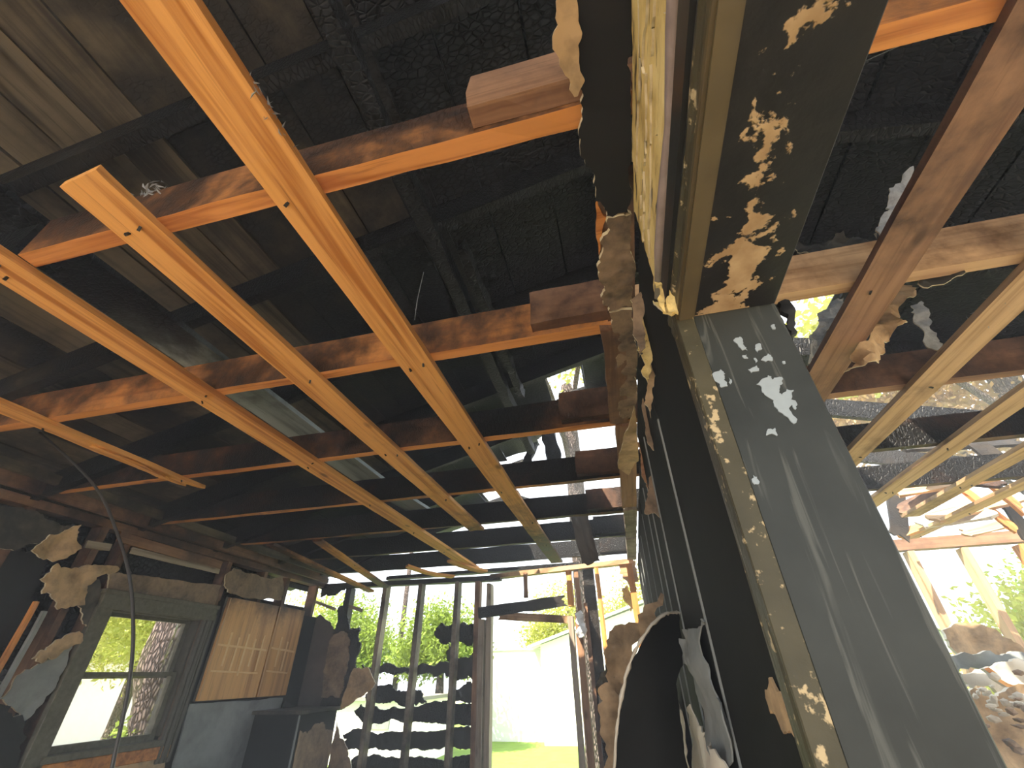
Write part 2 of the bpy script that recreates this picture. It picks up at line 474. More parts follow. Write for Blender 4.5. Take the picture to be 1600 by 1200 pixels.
# ------------------------------------------------------------------ ground and floor
UPZ = (0, 0, 1); AY = (0, 1, 0); AX = (1, 0, 0)
def Z(r): return CZ + r
def slab(name, lo, hi, mat, kind='structure', nx=1, ny=1):
    bm = bmesh.new(); box_bm(bm, lo, hi)
    o = from_bm(name, bm, mat); o['kind'] = kind; return o
ground = slab('ground', (-60, -40, -.40), (60, 70, -.30), M['drive'])
lawn = slab('lawn', (-14, 4.9, -.30), (30, 60, -.27), M['grass'])
floor = slab('floor', (-3.3, -4.5, -.30), (3.6, 4.45, 0.0), M['floor'])
props(ground, 'pale gravel ground around the house', None); props(lawn, 'green lawn beyond the burnt back wall', None)
props(floor, 'dusty tan floor slab of the house', None)

# ------------------------------------------------------------------ roof
roof = empty('roof', (0, 0, Z(.95)), 'low gable roof of sooted and charred boards', None, None, 'structure')
SL = .27
def zl(x): return Z(.95) + SL * (x + 3.05)
ZR = zl(.2)
def zr(x): return ZR - SL * (x - .2)
nl = V((-SL, 0, 1)).normalized(); nr_ = V((SL, 0, 1)).normalized()
rr = random.Random(5)
def deck(x0, x1, y0, y1, left, char, mat, b0=0.0, b1=0.0, c0=0, c1=0, m_=2, jag=.002):
    xc = (x0 + x1) / 2; z = zl(xc) if left else zr(xc)
    w = (x1 - x0) * math.sqrt(1 + SL * SL) - .006
    dz = rr.uniform(-.003, .003)
    f_ = zl if left else zr
    felt.append([(xx, yy, f_(xx) + .028) for xx, yy in ((x0 - .012, y0 + b0 * .7), (x1 + .012, y0 + b0 * .7), (x1 + .012, y1 - b1 * .9), (x0 - .012, y1 - b1 * .9))])
    return plank('roof_board', (xc, y0, z + .012 + dz), (xc, y1, z + .012 + dz), w, .02, nl if left else nr_, mat, roof, char=char, b0=b0, b1=b1, c0=c0, c1=c1, nseg=5, m=m_, jag=jag)
felt = []
x = -3.62; i = 0
while x < -.56:
    x1 = min(x + rr.choice((.135, .185, .185, .2)), -.53)
    if -.53 - x1 < .08: x1 = -.53
    ye = 4.5 if x1 < -1.45 else (4.45 if x1 < -1.1 else (4.0 if x1 < -.85 else 3.35)) + rr.uniform(-.1, .1)
    cuts = sorted([rr.choice((.34, .96, 1.58)) + .02, rr.choice((2.2, 2.82)) + .02])
    ys = [-1.35] + cuts + [ye]
    for a, b in zip(ys, ys[1:]):
        xm = (x + x1) / 2; ym = (a + b) / 2
        ch = .30 + .30 * max(0, (xm + 1.7)) + .10 * max(0, ym - .5)
        if xm < -2.3: ch += .1
        ch = min(.95, ch) + rr.uniform(-.05, .05)
        last = b == ye
        deck(x, x1, a + .002, b - .002, True, ch, M['deck'], b1=.15 if last and x1 > -1.5 else 0, c1=.6 if last else 0)
    x = x1; i += 1
# charred panels up to the ridge, with the holes the fire left
for (a, b, y0, y1, b0, b1) in [(-.53, -.34, -1.35, 1.3, 0, 0), (-.53, -.34, 1.3, 3.2, 0, .12), (-.34, -.06, -1.35, .9, 0, 0), (-.34, -.06, .9, 2.37, 0, .13),
                               (-.34, -.2, 2.74, 3.15, .05, .15), (-.2, -.06, 2.70, 3.05, .04, .1), (-.06, .2, -1.35, 1.6, 0, 0), (-.06, .2, 1.6, 3.1, 0, .2)]:
    deck(a, b, y0, y1, True, .82, M['charred'], b0, b1, m_=5, jag=.004)
for (a, b, y0, y1, b0, b1) in [(.2, .5, -1.35, 1.6, 0, 0), (.2, .5, 1.6, 2.9, 0, .2), (.5, .78, -1.35, 2.6, 0, .2), (.78, 1.05, -1.35, 1.1, 0, 0), (.78, 1.05, 1.1, 2.55, 0, .15),
                               (1.05, 1.27, -1.35, 1.84, 0, .1), (1.05, 1.27, 2.3, 2.56, .06, .1), (1.27, 1.55, -1.35, 1.1, 0, 0), (1.27, 1.55, 1.1, 2.52, 0, .12), (1.55, 1.85, -1.35, 2.5, 0, .14),
                               (1.85, 2.1, -1.35, 1.5, 0, 0), (1.85, 2.1, 1.5, 2.62, 0, .2), (2.1, 2.4, -1.35, 2.5, 0, .1), (2.4, 2.75, -1.35, 2.55, 0, .2), (2.75, 3.1, -1.35, 2.6, 0, .2), (3.1, 3.6, -1.35, 2.4, 0, .2)]:
    deck(a, b, y0, y1, False, .8, M['charred'], b0, b1, m_=5, jag=.004)

fv, ff = [], []
for q in felt:
    k = len(fv); fv += q + [(a, b, c + .006) for a, b, c in q]
    ff += [(k, k + 3, k + 2, k + 1), (k + 4, k + 5, k + 6, k + 7), (k, k + 1, k + 5, k + 4), (k + 1, k + 2, k + 6, k + 5), (k + 2, k + 3, k + 7, k + 6), (k + 3, k, k + 4, k + 7)]
mesh('light_block_felt', fv, ff, M['black'], roof)  # black layer added above the boards to block light through their gaps

YC = [.405 + .62 * k for k in range(-2, 7)]
for k, yc in enumerate(YC):
    y = yc - .045
    where = ['behind the viewer', 'overhead', 'over the first ceiling joist', 'over the second ceiling joist', 'over the third ceiling joist', 'over the fourth ceiling joist', 'over the fifth ceiling joist', 'over the sixth ceiling joist', 'nearest the burnt back wall'][k]
    xe = .2 if y < 2.9 else (-.55 - .12 * (k - 6))
    o = plank('rafter', (-3.6, y, zl(-3.6) - .065), (xe, y, zl(xe) - .065), .12, .04, AY, M['deck'], char=.46 + .05 * k, c1=.35, nseg=8, b1=.1 if y > 2.9 else 0)
    props(o, 'sooted rafter sloping up from the left wall ' + where, 'rafter', 'rafters of the left slope')
    xe2 = 3.6 if y < 2.9 else 3.2
    if y < 3.6:
        o = plank('rafter', (.2, y, zr(.2) - .065), (xe2, y, zr(xe2) - .065), .12, .04, AY, M['charred'], char=.8 if y < 2.9 else .6, nseg=8)
        props(o, 'charred rafter sloping down over the right room ' + where, 'rafter', 'rafters of the right slope')
ridge = plank('ridge_board', (.2, -1.35, ZR - .07), (.2, 3.0, ZR - .07), .14, .03, AX, M['charred'], char=.85, b1=.15, nseg=8)
props(ridge, 'charred ridge board at the top of the roof', 'beam')
pur = plank('purlin', (-.53, -1.3, Z(1.455)), (-.55, 3.05, Z(1.455)), .055, .075, UPZ, M['charred'], char=.66, jag=.007, nseg=40, m=2, b1=.1)
props(pur, 'knobbly charred purlin running under the rafters', 'beam')
pur = plank('purlin', (-.44, 1.0, Z(1.44)), (-.45, 2.2, Z(1.44)), .045, .06, UPZ, M['charred'], char=.7, jag=.008, nseg=20, m=2, b0=.1, b1=.1)
props(pur, 'short charred scab beside the knobbly purlin', 'beam')
# hanging remains in the roof opening
hb = [(PY(850, 655, 3.2), PY(868, 722, 3.0), .11, 'blackened roof board hanging in the sky gap above the third joist'),
      (PY(835, 690, 3.2), PY(815, 745, 3.0), .07, 'short charred roof board hanging left of the sky gap'),
      (PY(903, 800, 3.47), PY(925, 884, 3.47), .13, 'charred stub hanging over the back wall plate')]
for p0, p1, w, lab in hb:
    o = plank('hanging_board', p0, p1, w, .02, (0, -1, .35), M['charred'], char=.72 if w < .12 else .33, jag=.008, nseg=8, m=4, b0=.04, b1=.06)
    props(o, lab, 'board', 'burnt boards hanging from the roof')

# ------------------------------------------------------------------ ceiling joists
jn = ['behind the viewer', 'overhead', 'first', 'second', 'third', 'fourth', 'fifth', 'sixth', 'seventh']
jchar = [.5, .5, .50, .47, .60, .66, .72, .76, .80]
junder = [.3, .3, .42, .30, .40, .32, .30, .24, .1]
for k, yc in enumerate(YC):
    x0 = -3.10
    if k == 2:
        o = plank('ceiling_joist', (-3.1, yc - .002, Z(.94)), (-1.36, yc, Z(.94)), .14, .04, AY, M['joist'], char=.75, b1=.05, nseg=8)
        props(o, 'blackened outer length of the nearest ceiling joist, left of the strips', 'joist', 'ceiling joists of the left room')
        x0 = -1.33
    lab = {0: 'sooted ceiling joist behind the viewer', 1: 'sooted ceiling joist right overhead'}.get(k, f'{jn[k]} ceiling joist counted away from the viewer, ' + ['', '', 'orange underneath and soot grey on its side', 'scorched brown with a bright lower edge', 'black with an orange lower edge', 'blackened with a thin tan lower edge', 'blackened and cracked, under the narrow sky slit', 'charred, scaly where the light hits it', 'charred, close to the back wall plate'][k])
    o = plank('ceiling_joist', (x0, yc, Z(.94)), (.145, yc, Z(.94)), .14, .04, AY, M['joist'], char=jchar[k], under=junder[k], c1=.05 * max(0, k - 3), nseg=16, jag=.0025 if k < 6 else .004, m=2)
    props(o, lab, 'joist', 'ceiling joists of the left room')
    if k >= 2:
        bl = plank('splice_block', (-.165, yc - .041, Z(.953)), (.12, yc - .041, Z(.953)), .135, .04, AY, M['brown'], char=[0, 0, .36, .40, .5, .55, .6, .66, .7][k], nseg=4, b0=.01)
        props(bl, f'short lumber block nailed to the right end of the {jn[k]} ceiling joist', 'block', 'splice blocks on the joist ends')
    if k < 7:
        o = plank('ceiling_joist', (.15, yc, Z(.94)), (3.45, yc, Z(.94)), .14, .04, AY, [M['brown'], M['brown'], M['joist'], M['pine_pale']][min(k, 3)] if k < 4 else M['brown'], char=[.5, .5, .46, .36, .52, .7, .72][k], under=[.3, .3, .16, .2, .3, .2, .2][k], nseg=12)
        props(o, f'{jn[k]} joist of the right room ceiling' if k > 1 else f'right room joist {jn[k]}', 'joist', 'ceiling joists of the right room')

# ------------------------------------------------------------------ furring strips
ZS = Z(.86)
nail_me = plank_mesh('nail', .013, .006, .005, 3, nseg=1, m=1, jag=.0005)
nail_me.materials.append(M['black'])
def nails(o, rnd):
    L = o['len']; x0 = o.matrix_basis.translation.y
    for yc in YC:
        for s_ in (-1, 1):
            u = yc - x0 + rnd.uniform(-.02, .02)
            if .05 < u < L - .05 and rnd.random() < .8:
                n_ = bpy.data.objects.new('nail', nail_me); COL.objects.link(n_); n_.parent = o
                n_.matrix_basis = Matrix.Translation((u, s_ * rnd.uniform(.012, .032), -.008)) @ Matrix.Rotation(rnd.uniform(0, 6), 4, 'Z') @ Matrix.Rotation(rnd.uniform(.6, 1.5), 4, 'Y')
    return o
nr = random.Random(8)
def strip(p0, p1, lab, char=.02, w=.108, t=.02, grp='furring strips of the left room', mat='pine', **kw):
    o = plank('furring_strip', p0, p1, w, t, UPZ, M[mat], char=char, **kw)
    if 'left room' in grp and o['len'] > 1.2 or 'right' in grp: nails(o, nr)
    return props(o, lab, 'board', grp)
strip((-1.385, -1.2, ZS), (-1.40, 4.25, ZS), 'long orange ceiling strip, leftmost of the three full-length ones', .12, nseg=20, c1=.05, jag=.0015)
strip((-.965, .255, ZS), (-.965, 2.98, ZS), 'orange ceiling strip with a squared near end, between the two full-length ones', .14, nseg=14, c1=.33, b1=.03, b0=.02, jag=.0015)
strip((-.553, -1.2, ZS), (-.575, 4.22, ZS), 'widest looking orange ceiling strip, nearest the post, charred at its far end', .09, nseg=20, c1=.62, jag=.002)
strip((-2.19, -.6, ZS), (-2.165, 1.77, ZS), 'splintered short ceiling strip at the left edge, broken at its far end', .2, nseg=14, w=.085, b1=.14, m=5, jag=.006, c0=.1)
fr = strip((-2.155, 1.2, ZS - .012), (-2.15, 1.58, ZS - .025), 'loose splinter peeling under the broken left ceiling strip', .2, nseg=8, w=.03, t=.008, b0=.06, b1=.06, m=3, jag=.008)
strip((-2.21, 2.9, ZS), PY(602, 917, 4.22), 'scorched short ceiling strip reaching the top of the second burnt stud', .3, w=.075, nseg=8, c1=.3, c0=.2)
strip((-2.62, 2.9, ZS), PY(580, 924, 4.22), 'blackened short ceiling strip leaning onto the top of the back wall', .42, w=.07, nseg=8, c0=.2)
strip((-1.95, 3.84, ZS - .01), PY(708, 901, 4.2), 'curled tan ceiling strip remnant above the burnt studs', .15, w=.08, nseg=8, b0=.08, m=4, bow=-.02)
strip((-1.5, 3.86, ZS), PY(757, 893, 4.24), 'bent tan ceiling strip remnant just left of the doorway', .15, w=.09, nseg=6, bow=-.01)
G = 'furring strips of the right room'
strip((.765, -1.2, ZS), (.80, 1.87, ZS), 'broad brown ceiling strip right of the post, scorched dark', .36, nseg=14, mat='brown', w=.118, grp=G, b1=.02)
strip((1.19, -1.2, ZS), (1.185, 2.80, ZS), 'second ceiling strip right of the post with ash along its edge', .2, nseg=14, mat='pine_pale', w=.11, grp=G, c1=.2)
strip((1.605, -1.2, ZS), (1.60, 3.2, ZS), 'third ceiling strip right of the post', .16, nseg=14, mat='pine_pale', grp=G, c1=.1)
strip((1.99, -1.2, ZS), (1.985, 3.5, ZS), 'fourth ceiling strip right of the post', .2, nseg=14, mat='pine_pale', grp=G, c1=.2)
strip((2.39, -1.2, ZS), (2.30, 4.2, ZS), 'fifth ceiling strip right of the post, farthest from it', .15, nseg=14, mat='pine_pale', grp=G)

o = plank('attic_plank', (-1.455, .1, Z(1.022)), (-1.455, 2.33, Z(1.022)), .185, .02, UPZ, M['teal'], char=.16, c0=1.1, nseg=12, b1=.03, m=3)
props(o, 'pale blue-grey plank lying on the joists above the left strips', 'board')
o = plank('attic_plank', (-1.44, 2.5, Z(1.022)), (-1.36, 3.35, Z(1.022)), .17, .02, UPZ, M['teal'], char=.25, nseg=6, b0=.1, b1=.08, m=3)
props(o, 'short broken pale plank on the far joists', 'board')

# ------------------------------------------------------------------ partition wall with its cased opening
wp = empty('wall_right', (.2, 0, 0), 'sooted partition wall with a stripped header over a wide opening', None, None, 'structure')
box('header_beam', (.152, -.9, Z(.462)), (.279, .58, Z(.845)), M['black'], wp)
# stripped header face, layered
def hface(x, y0, y1, z0, z1, mat, name, jag=.008, seed=3, th=.006, slope=0.0):
    return sheet(name, [(x, y0, z0), (x, y1, z0 + slope), (x, y1, z1), (x, y0, z1)], (th, 0, 0), mat, wp, jag=jag, step=.02, seed=seed, bulge=.002, nscale=14, cuts=1, edge_mat=M['gyp_edge'])
hface(.142, -.9, .62, .577 + CZ, .845 + CZ, M['peel'], 'peeled_face', .007, 3, .010)
for (y0, y1, z0, z1, sd_) in [(-.4, .35, .60, .64, 21), (.05, .5, .80, .84, 22), (.1, .6, .665, .69, 23), (.2, .62, .59, .615, 24), (.3, .6, .72, .745, 25), (.0, .3, .745, .775, 26)]:
    hface(.138, y0, y1, Z(z0), Z(z1), M['peel'], 'paper_layer', .010, sd_, .004)
tube('bead', [(.140 + .003 * math.sin(k * 1.7), -.9 + k * .1, Z(.563 - .004 * math.sin(k * .8))) for k in range(16)], .011, M['rod'], wp, 8, wob=.2)
bm = bmesh.new(); box_bm(bm, (.134, -.9, Z(.493)), (.150, .585, Z(.546)))
bmesh.ops.bevel(bm, geom=list(bm.edges), offset=.006, segments=2, affect='EDGES'); from_bm('metal_strip', bm, M['metal'], wp)
# far boards of the partition, each sheet its own board with a pale strip standing in for light through the gap
by = [.585, 1.05, 1.46, 1.72, 1.99, 2.4, 2.85, 3.3, 3.8, 4.3]
for a, b in zip(by, by[1:]):
    sx = .150 + (.003 if int(a * 10) % 2 else 0)
    o = box('wall_board', (sx, a + .004, 0.0), (sx + .012, b - .004, Z(.84 if a < 1.5 else .80)), M['wallblack'], wp, .001)
    box('gap_light_strip', (sx - .004, b - .006, .3), (sx + .004, b + .004, Z(.55 if b < 1.3 else .70)), M['gyp_grey'], o, .001)
for a in (.60, 1.1, 1.5, 1.9, 2.3, 2.7, 3.1, 3.5, 3.9, 4.26):
    plank('stud', (.21, a, 0), (.21, a, Z(.845)), .04, .09, AX, M['charred'], wp, char=.6, nseg=4)
box('wall_board', (.150, -1.35, 0), (.279, -.9, Z(.845)), M['wallblack'], wp, .002)
# upper plate
pl = [(1.0, 1.62, .075, .07), (1.62, 2.75, .10, .085), (2.78, 3.5, .105, .08), (3.52, 4.3, .105, .08)]
for q, (a, b, xc, w) in enumerate(pl):
    plank('top_plate', (xc + .005, a, Z(.862)), (xc + .005, b, Z(.862)), w, .03, UPZ, M['brown'] if q < 2 else M['grey'], wp, char=[.42, .30, .40, .38][q], nseg=8, b0=.02, b1=.03, jag=.004, m=3)
plank('top_plate', (.11, .55, Z(.895)), (.11, 4.3, Z(.895)), .08, .035, UPZ, M['brown'], wp, char=.5, nseg=10)
# torn drywall left on the ceiling along the wall
def cz(pts, z): return [PZ(a, b, z) for a, b in pts]
sheet('ceiling_drywall', cz([(985, -60), (986, 120), (986, 300), (987, 335), (948, 338), (932, 315), (915, 260), (904, 205), (907, 160), (893, 110), (880, 40), (878, -60)], .85), (0, 0, .012), M['gyp_black'], wp, .004, .02, 5, .004, 1, 12, M['gyp_edge'])
sheet('ceiling_drywall', cz([(987, 336), (989, 480), (950, 485), (946, 455), (935, 412), (938, 380), (950, 340)], .847), (0, 0, .012), M['gyp_brown'], wp, .005, .02, 6, .008, 1, 16, M['gyp_edge'])
sheet('drywall_flap', cz([(892, -40), (868, 30), (863, 75), (878, 108), (897, 150), (913, 122), (908, 60), (903, -40)], .835), (0, 0, .004), M['gyp_tan'], wp, .003, .02, 7, .012, 1, 9, M['gyp_edge'])
sheet('drywall_strip', cz([(934, 315), (948, 340), (936, 400), (933, 340)], .858), (0, 0, .01), M['joist'], wp, .002, .03, 8)
sheet('ceiling_drywall', cz([(952, 488), (988, 484), (1000, 560), (992, 640), (978, 660), (965, 640), (962, 560)], .846), (0, 0, .010), M['gyp_brown'], wp, .006, .03, 9, .006, 1, 16, M['gyp_edge'])
sheet('drywall_flap', cz([(991, 635), (998, 720), (982, 742), (966, 732), (970, 705)], .842), (0, 0, .008), M['gyp_tan'], wp, .003, .05, 10, .006, 1, 16, M['gyp_edge'])
# shreds hanging between the plate and the wall
shreds = [([(995, 480), (1016, 470), (1020, 560), (1012, 600), (1003, 560)], 'peel', .9), ([(1003, 500), (1025, 490), (1022, 600), (1017, 655), (1008, 620)], 'gyp_tan', .95),
          ([(1004, 600), (1020, 590), (1027, 640), (1022, 705), (1010, 680)], 'gyp_brown', 1.25), ([(985, 470), (1001, 462), (1008, 540), (998, 560)], 'gyp_brown', .85),
          ([(1012, 660), (1026, 655), (1036, 730), (1030, 770), (1018, 720)], 'gyp_soot', 1.5), ([(1018, 728), (1040, 740), (1045, 808), (1007, 802), (1014, 750)], 'gyp_brown', 1.5),
          ([(1020, 470), (1046, 488), (1038, 492), (1028, 486)], 'peel', .6), ([(996, 690), (1012, 680), (1030, 780), (1020, 800), (1002, 740)], 'brown', 1.7)]
for q, (pp, mt, Y) in enumerate(shreds):
    sheet('paper_shred', [PY(a, b, Y) for a, b in pp], (0, .004, 0), M[mt], wp, .004, .02, 40 + q, .02, 2, 12, M['gyp_edge'] if mt != 'gyp_soot' else None)
# hanging drywall on the lower wall: the arched black sheet, the brown paper behind and the pale flaps
arch = [(945, 1330), (960, 1200), (967, 1117), (983, 1043), (1010, 990), (1038, 963), (1060, 958), (1064, 990), (1066, 1040), (1054, 1068), (1062, 1130), (1072, 1200), (1085, 1330)]
def acurl(co): return V((0, -.10 * math.sin(max(0, min(1, (co.x + .12) / .26)) * math.pi), 0))
o = sheet('drywall_sheet', [PY(a, b, 1.45) for a, b in arch], (0, .013, 0), M['wallblack'], None, .0015, .03, 61, .004, 3, 6, M['gyp_white'], curl=acurl)
props(o, 'arched black drywall sheet bulging off the partition wall', 'drywall')
lip = curve_pts([PY(a, b, 1.45) for a, b in arch[0:7]], 8)
tube('torn_edge', [p + acurl(p) + V((.001, -.004, .001)) for p in lip], .0045, M['gyp_white'], o, 5, wob=.6)
o = sheet('insulation_paper', [PY(a, b, 1.75) for a, b in [(1033, 925), (1036, 945), (1030, 975), (1000, 1000), (985, 1050), (972, 1110), (964, 1170), (958, 1260), (940, 1260), (945, 1170), (938, 1135), (942, 1095), (935, 1075), (948, 1040), (950, 1010), (972, 975), (1005, 948)]], (0, .006, 0), M['paper'], None, .012, .04, 62, .06, 3, 7, M['gyp_white'])
props(o, 'crumpled brown insulation paper behind the arched black sheet', 'paper')
sheet('paper_curl', [PY(a, b, 1.77) for a, b in [(950, 1010), (956, 1040), (950, 1075), (960, 1090), (948, 1110), (935, 1085), (936, 1060), (946, 1040)]], (0, .004, 0), M['gyp_soot'], o, .008, .02, 63, .05, 2, 12)
flaps = [([(1062, 1005), (1078, 985), (1100, 972), (1092, 990), (1108, 1060), (1125, 1110), (1140, 1190), (1142, 1240), (1128, 1200), (1100, 1120), (1082, 1060)], 'gyp_grey', .135, 'pale peeled paper flap beside the arched black sheet'),
         ([(1080, 1100), (1094, 1140), (1120, 1170), (1150, 1230), (1110, 1260), (1100, 1200), (1085, 1230), (1082, 1160)], 'gyp_white', .125, 'lower pale torn paper flap on the partition wall'),
         ([(1052, 1062), (1060, 1100), (1070, 1160), (1078, 1230), (1066, 1250), (1056, 1150), (1050, 1110)], 'gyp_white', .13, 'thin pale split strip in the arched sheet')]
for q, (pp, mt, X_, lab) in enumerate(flaps):
    o = sheet('paper_flap', [PX(a, b, X_) for a, b in pp], (-.003, 0, 0), M[mt], None, .006, .03, 70 + q, .02, 2, 10)
    props(o, lab, 'paper', 'paper flaps on the partition wall')
sheet('bare_patch', [PX(a, b, .148) for a, b in [(1207, 1058), (1222, 1080), (1236, 1120), (1246, 1152), (1225, 1140), (1208, 1115), (1200, 1090)]], (-.003, 0, 0), M['gyp_tan'], wp, .003, .02, 75)

dr = empty('door_1', (.2, .55, 0), 'sooted painted frame of the wide opening, wide jamb facing the viewer', None, None, 'structure')
box('jamb', (.163, .54, 0), (.281, .562, Z(.46)), M['jamb'], dr, .002)
box('head_jamb', (.164, -.9, Z(.451)), (.281, .54, Z(.466)), M['soffit'], dr, .002)
# moulded casing: profile swept up the wall side, and along the header
prof = [(.150, .541), (.1385, .541), (.1370, .548), (.1390, .553), (.1380, .566), (.1410, .574), (.1400, .585), (.150, .589)]
n = len(prof); vs = []; nz = 24
rj = random.Random(4)
for k in range(nz + 1):
    z = (Z(.49)) * k / nz
    for (a, b) in prof: vs.append((a + rj.uniform(-.0008, .0008), b + rj.uniform(-.0015, .0015), z))
fs = [(k * n + j, k * n + (j + 1) % n, (k + 1) * n + (j + 1) % n, (k + 1) * n + j) for k in range(nz) for j in range(n)]
fs += [tuple(range(n)), tuple(nz * n + j for j in range(n))[::-1]]
mesh('side_casing', vs, fs, M['casing'], dr)
box('casing_edge', (.1385, .5385, 0), (.164, .5425, Z(.462)), M['casing'], dr, .001)
prof = [(.155, .490), (.138, .490), (.1365, .480), (.140, .472), (.1385, .462), (.140, .452), (.155, .450)]
n = len(prof); vs = []; ny = 20
for k in range(ny + 1):
    y = -.9 + 1.485 * k / ny
    for (a, b) in prof: vs.append((a + rj.uniform(-.0012, .0012), y, Z(b) + rj.uniform(-.0012, .0012)))
fs = [(k * n + j, k * n + (j + 1) % n, (k + 1) * n + (j + 1) % n, (k + 1) * n + j) for k in range(ny) for j in range(n)]
fs += [tuple(range(n)), tuple(ny * n + j for j in range(n))[::-1]]
mesh('head_casing', vs, fs, M['casing'], dr)
bm = bmesh.new(); box_bm(bm, (.139, -.9, Z(.447)), (.166, .545, Z(.463))); bmesh.ops.bevel(bm, geom=list(bm.edges), offset=.004, segments=2, affect='EDGES')
from_bm('head_stop', bm, M['trimtan'], dr)
# torn paint knot where the header meets the post
for q, pp in enumerate([[(1030, 470), (1052, 478), (1082, 486), (1070, 494), (1050, 492), (1036, 486)], [(1022, 440), (1034, 445), (1040, 488), (1030, 480)], [(1046, 455), (1056, 460), (1060, 490), (1050, 488)]]):
    sheet('paint_curl', [PY(a, b, .53 - .01 * q) for a, b in pp], (0, .004, 0), M['peel'], dr, .002, .012, 80 + q, .012, 2, 30)
# surviving white paint on the jamb
flk = [[(1146, 531), (1156, 526), (1161, 538), (1168, 547), (1160, 547)], [(1180, 541), (1187, 536), (1191, 545), (1184, 550)], [(1189, 562), (1200, 552), (1207, 564), (1196, 565)], [(1169, 577), (1183, 571), (1182, 580), (1174, 582)],
       [(1160, 555), (1167, 554), (1169, 560), (1163, 560)], [(1178, 559), (1183, 562), (1181, 567)], [(1115, 582), (1126, 577), (1132, 589), (1137, 603), (1127, 605), (1117, 595)],
       [(1182, 600), (1196, 590), (1200, 586), (1207, 593), (1222, 589), (1219, 604), (1222, 618), (1229, 608), (1240, 609), (1236, 624), (1246, 632), (1243, 640), (1238, 632), (1234, 636), (1246, 655), (1240, 662), (1228, 650), (1212, 636), (1203, 622), (1195, 617), (1190, 606)],
       [(1197, 680), (1200, 670), (1211, 668), (1214, 681)], [(1139, 590), (1143, 593), (1142, 600), (1139, 597)], [(1222, 565), (1227, 564), (1226, 569)], [(1205, 508), (1211, 507), (1212, 514), (1207, 514)], [(1177, 742), (1183, 745), (1186, 756), (1179, 757)]]
for q, pp in enumerate(flk):
    sheet('paint_flake', [PY(a, b, .5385) for a, b in pp], (0, .0018, 0), M['flake'], dr, .0012, .006, 90 + q, 0, 0)
# charred scraps on the top right of the jamb
for q, pp in enumerate([[(1216, 472), (1232, 470), (1246, 520), (1236, 525)], [(1200, 475), (1215, 478), (1240, 530), (1225, 528)]]):
    sheet('charred_scrap', [PY(a, b, .60) for a, b in pp], (0, .01, 0), M['black'], dr, .003, .015, 110 + q, .01, 1, 20)
# ------------------------------------------------------------------ back wall
wb = empty('wall_back', (-1.3, 4.3, 0), 'burnt back wall: bare studs, eaten sheathing boards and an open doorway', None, None, 'structure')
YB = 4.30
def vstud(xt, w=.04, d=.09, top=.76, bot=-CZ, mat='grey', char=.4, y=YB, lean=0.0, **kw):
    """w across, d deep; xt across position"""
    return plank('stud', (xt - lean, y + d / 2, Z(bot)), (xt, y + d / 2, Z(top)), w, d, AY, M[mat], wb, char=char, nseg=10, jag=.003, **kw)
for xs_, ch in ((-2.355, .42), (-1.972, .44), (-1.585, .46)):
    vstud(xs_, .042, mat='grey', char=ch, lean=.02)
vstud(-2.765, .06, mat='charred', char=.6)
plank('top_plate', (-3.1, YB + .045, Z(.79)), (-1.15, YB + .045, Z(.77)), .09, .045, UPZ, M['charred'], wb, char=.55, nseg=10, jag=.006, m=3)
plank('top_plate', (-1.25, YB + .045, Z(.785)), (.12, YB + .045, Z(.845)), .09, .04, UPZ, M['pine_pale'], wb, char=.22, nseg=10, jag=.004, m=3, c0=.3)
plank('top_plate', (-2.4, YB + .05, Z(.835)), (-.3, YB + .05, Z(.85)), .09, .03, UPZ, M['charred'], wb, char=.7, nseg=10, b0=.1, b1=.2, m=3)
# doorway posts
vstud(-1.375, .045, top=.77, mat='brown', char=.38); vstud(-1.325, .05, top=.42, mat='grey', char=.3, y=YB - .02); vstud(-1.265, .045, top=.75, mat='grey', char=.22, y=YB + .02, b1=.04)
vstud(-.505, .045, top=.42, mat='grey', char=.25, y=YB + .01); vstud(-.435, .055, top=.44, mat='brown', char=.25, y=YB); vstud(-.36, .03, top=.52, mat='brown', char=.42, y=YB + .03)
vstud(-.49, .05, top=.80, bot=.5, mat='pine', char=.12, y=YB + .02); vstud(-.415, .04, top=.81, bot=.45, mat='brown', char=.2, y=YB + .01)
vstud(-.31, .10, top=.81, mat='charred', char=.55, y=YB + .05); vstud(-.225, .035, top=.81, bot=-.15, mat='pine', char=.2, y=YB)
vstud(.075, .05, top=.81, mat='joist', char=.25, y=YB - .05)
plank('header', PY(748, 958, YB), PY(888, 938, YB), .085, .04, AY, M['charred'], wb, char=.5, nseg=8, jag=.006, b1=.09, m=4, c0=.3)
plank('header', PY(770, 962, YB + .04), PY(888, 968, YB + .04), .06, .04, AY, M['pine_pale'], wb, char=.38, nseg=6, b0=.12, m=4)
plank('cripple_stud', PY(821, 895, YB), PY(822, 934, YB), .035, .04, AY, M['brown'], wb, char=.4, nseg=3)
sheet('sheathing_board', [PY(a, b, YB + .02) for a, b in [(966, 882), (992, 876), (1000, 905), (995, 922), (980, 908), (968, 895)]], (0, .02, 0), M['pine_pale'], wb, .01, .04, 130)
sheet('sheathing_board', [PY(a, b, YB + .06) for a, b in [(972, 918), (980, 915), (993, 940), (985, 955), (976, 940)]], (0, .02, 0), M['peel'], wb, .01, .03, 131)
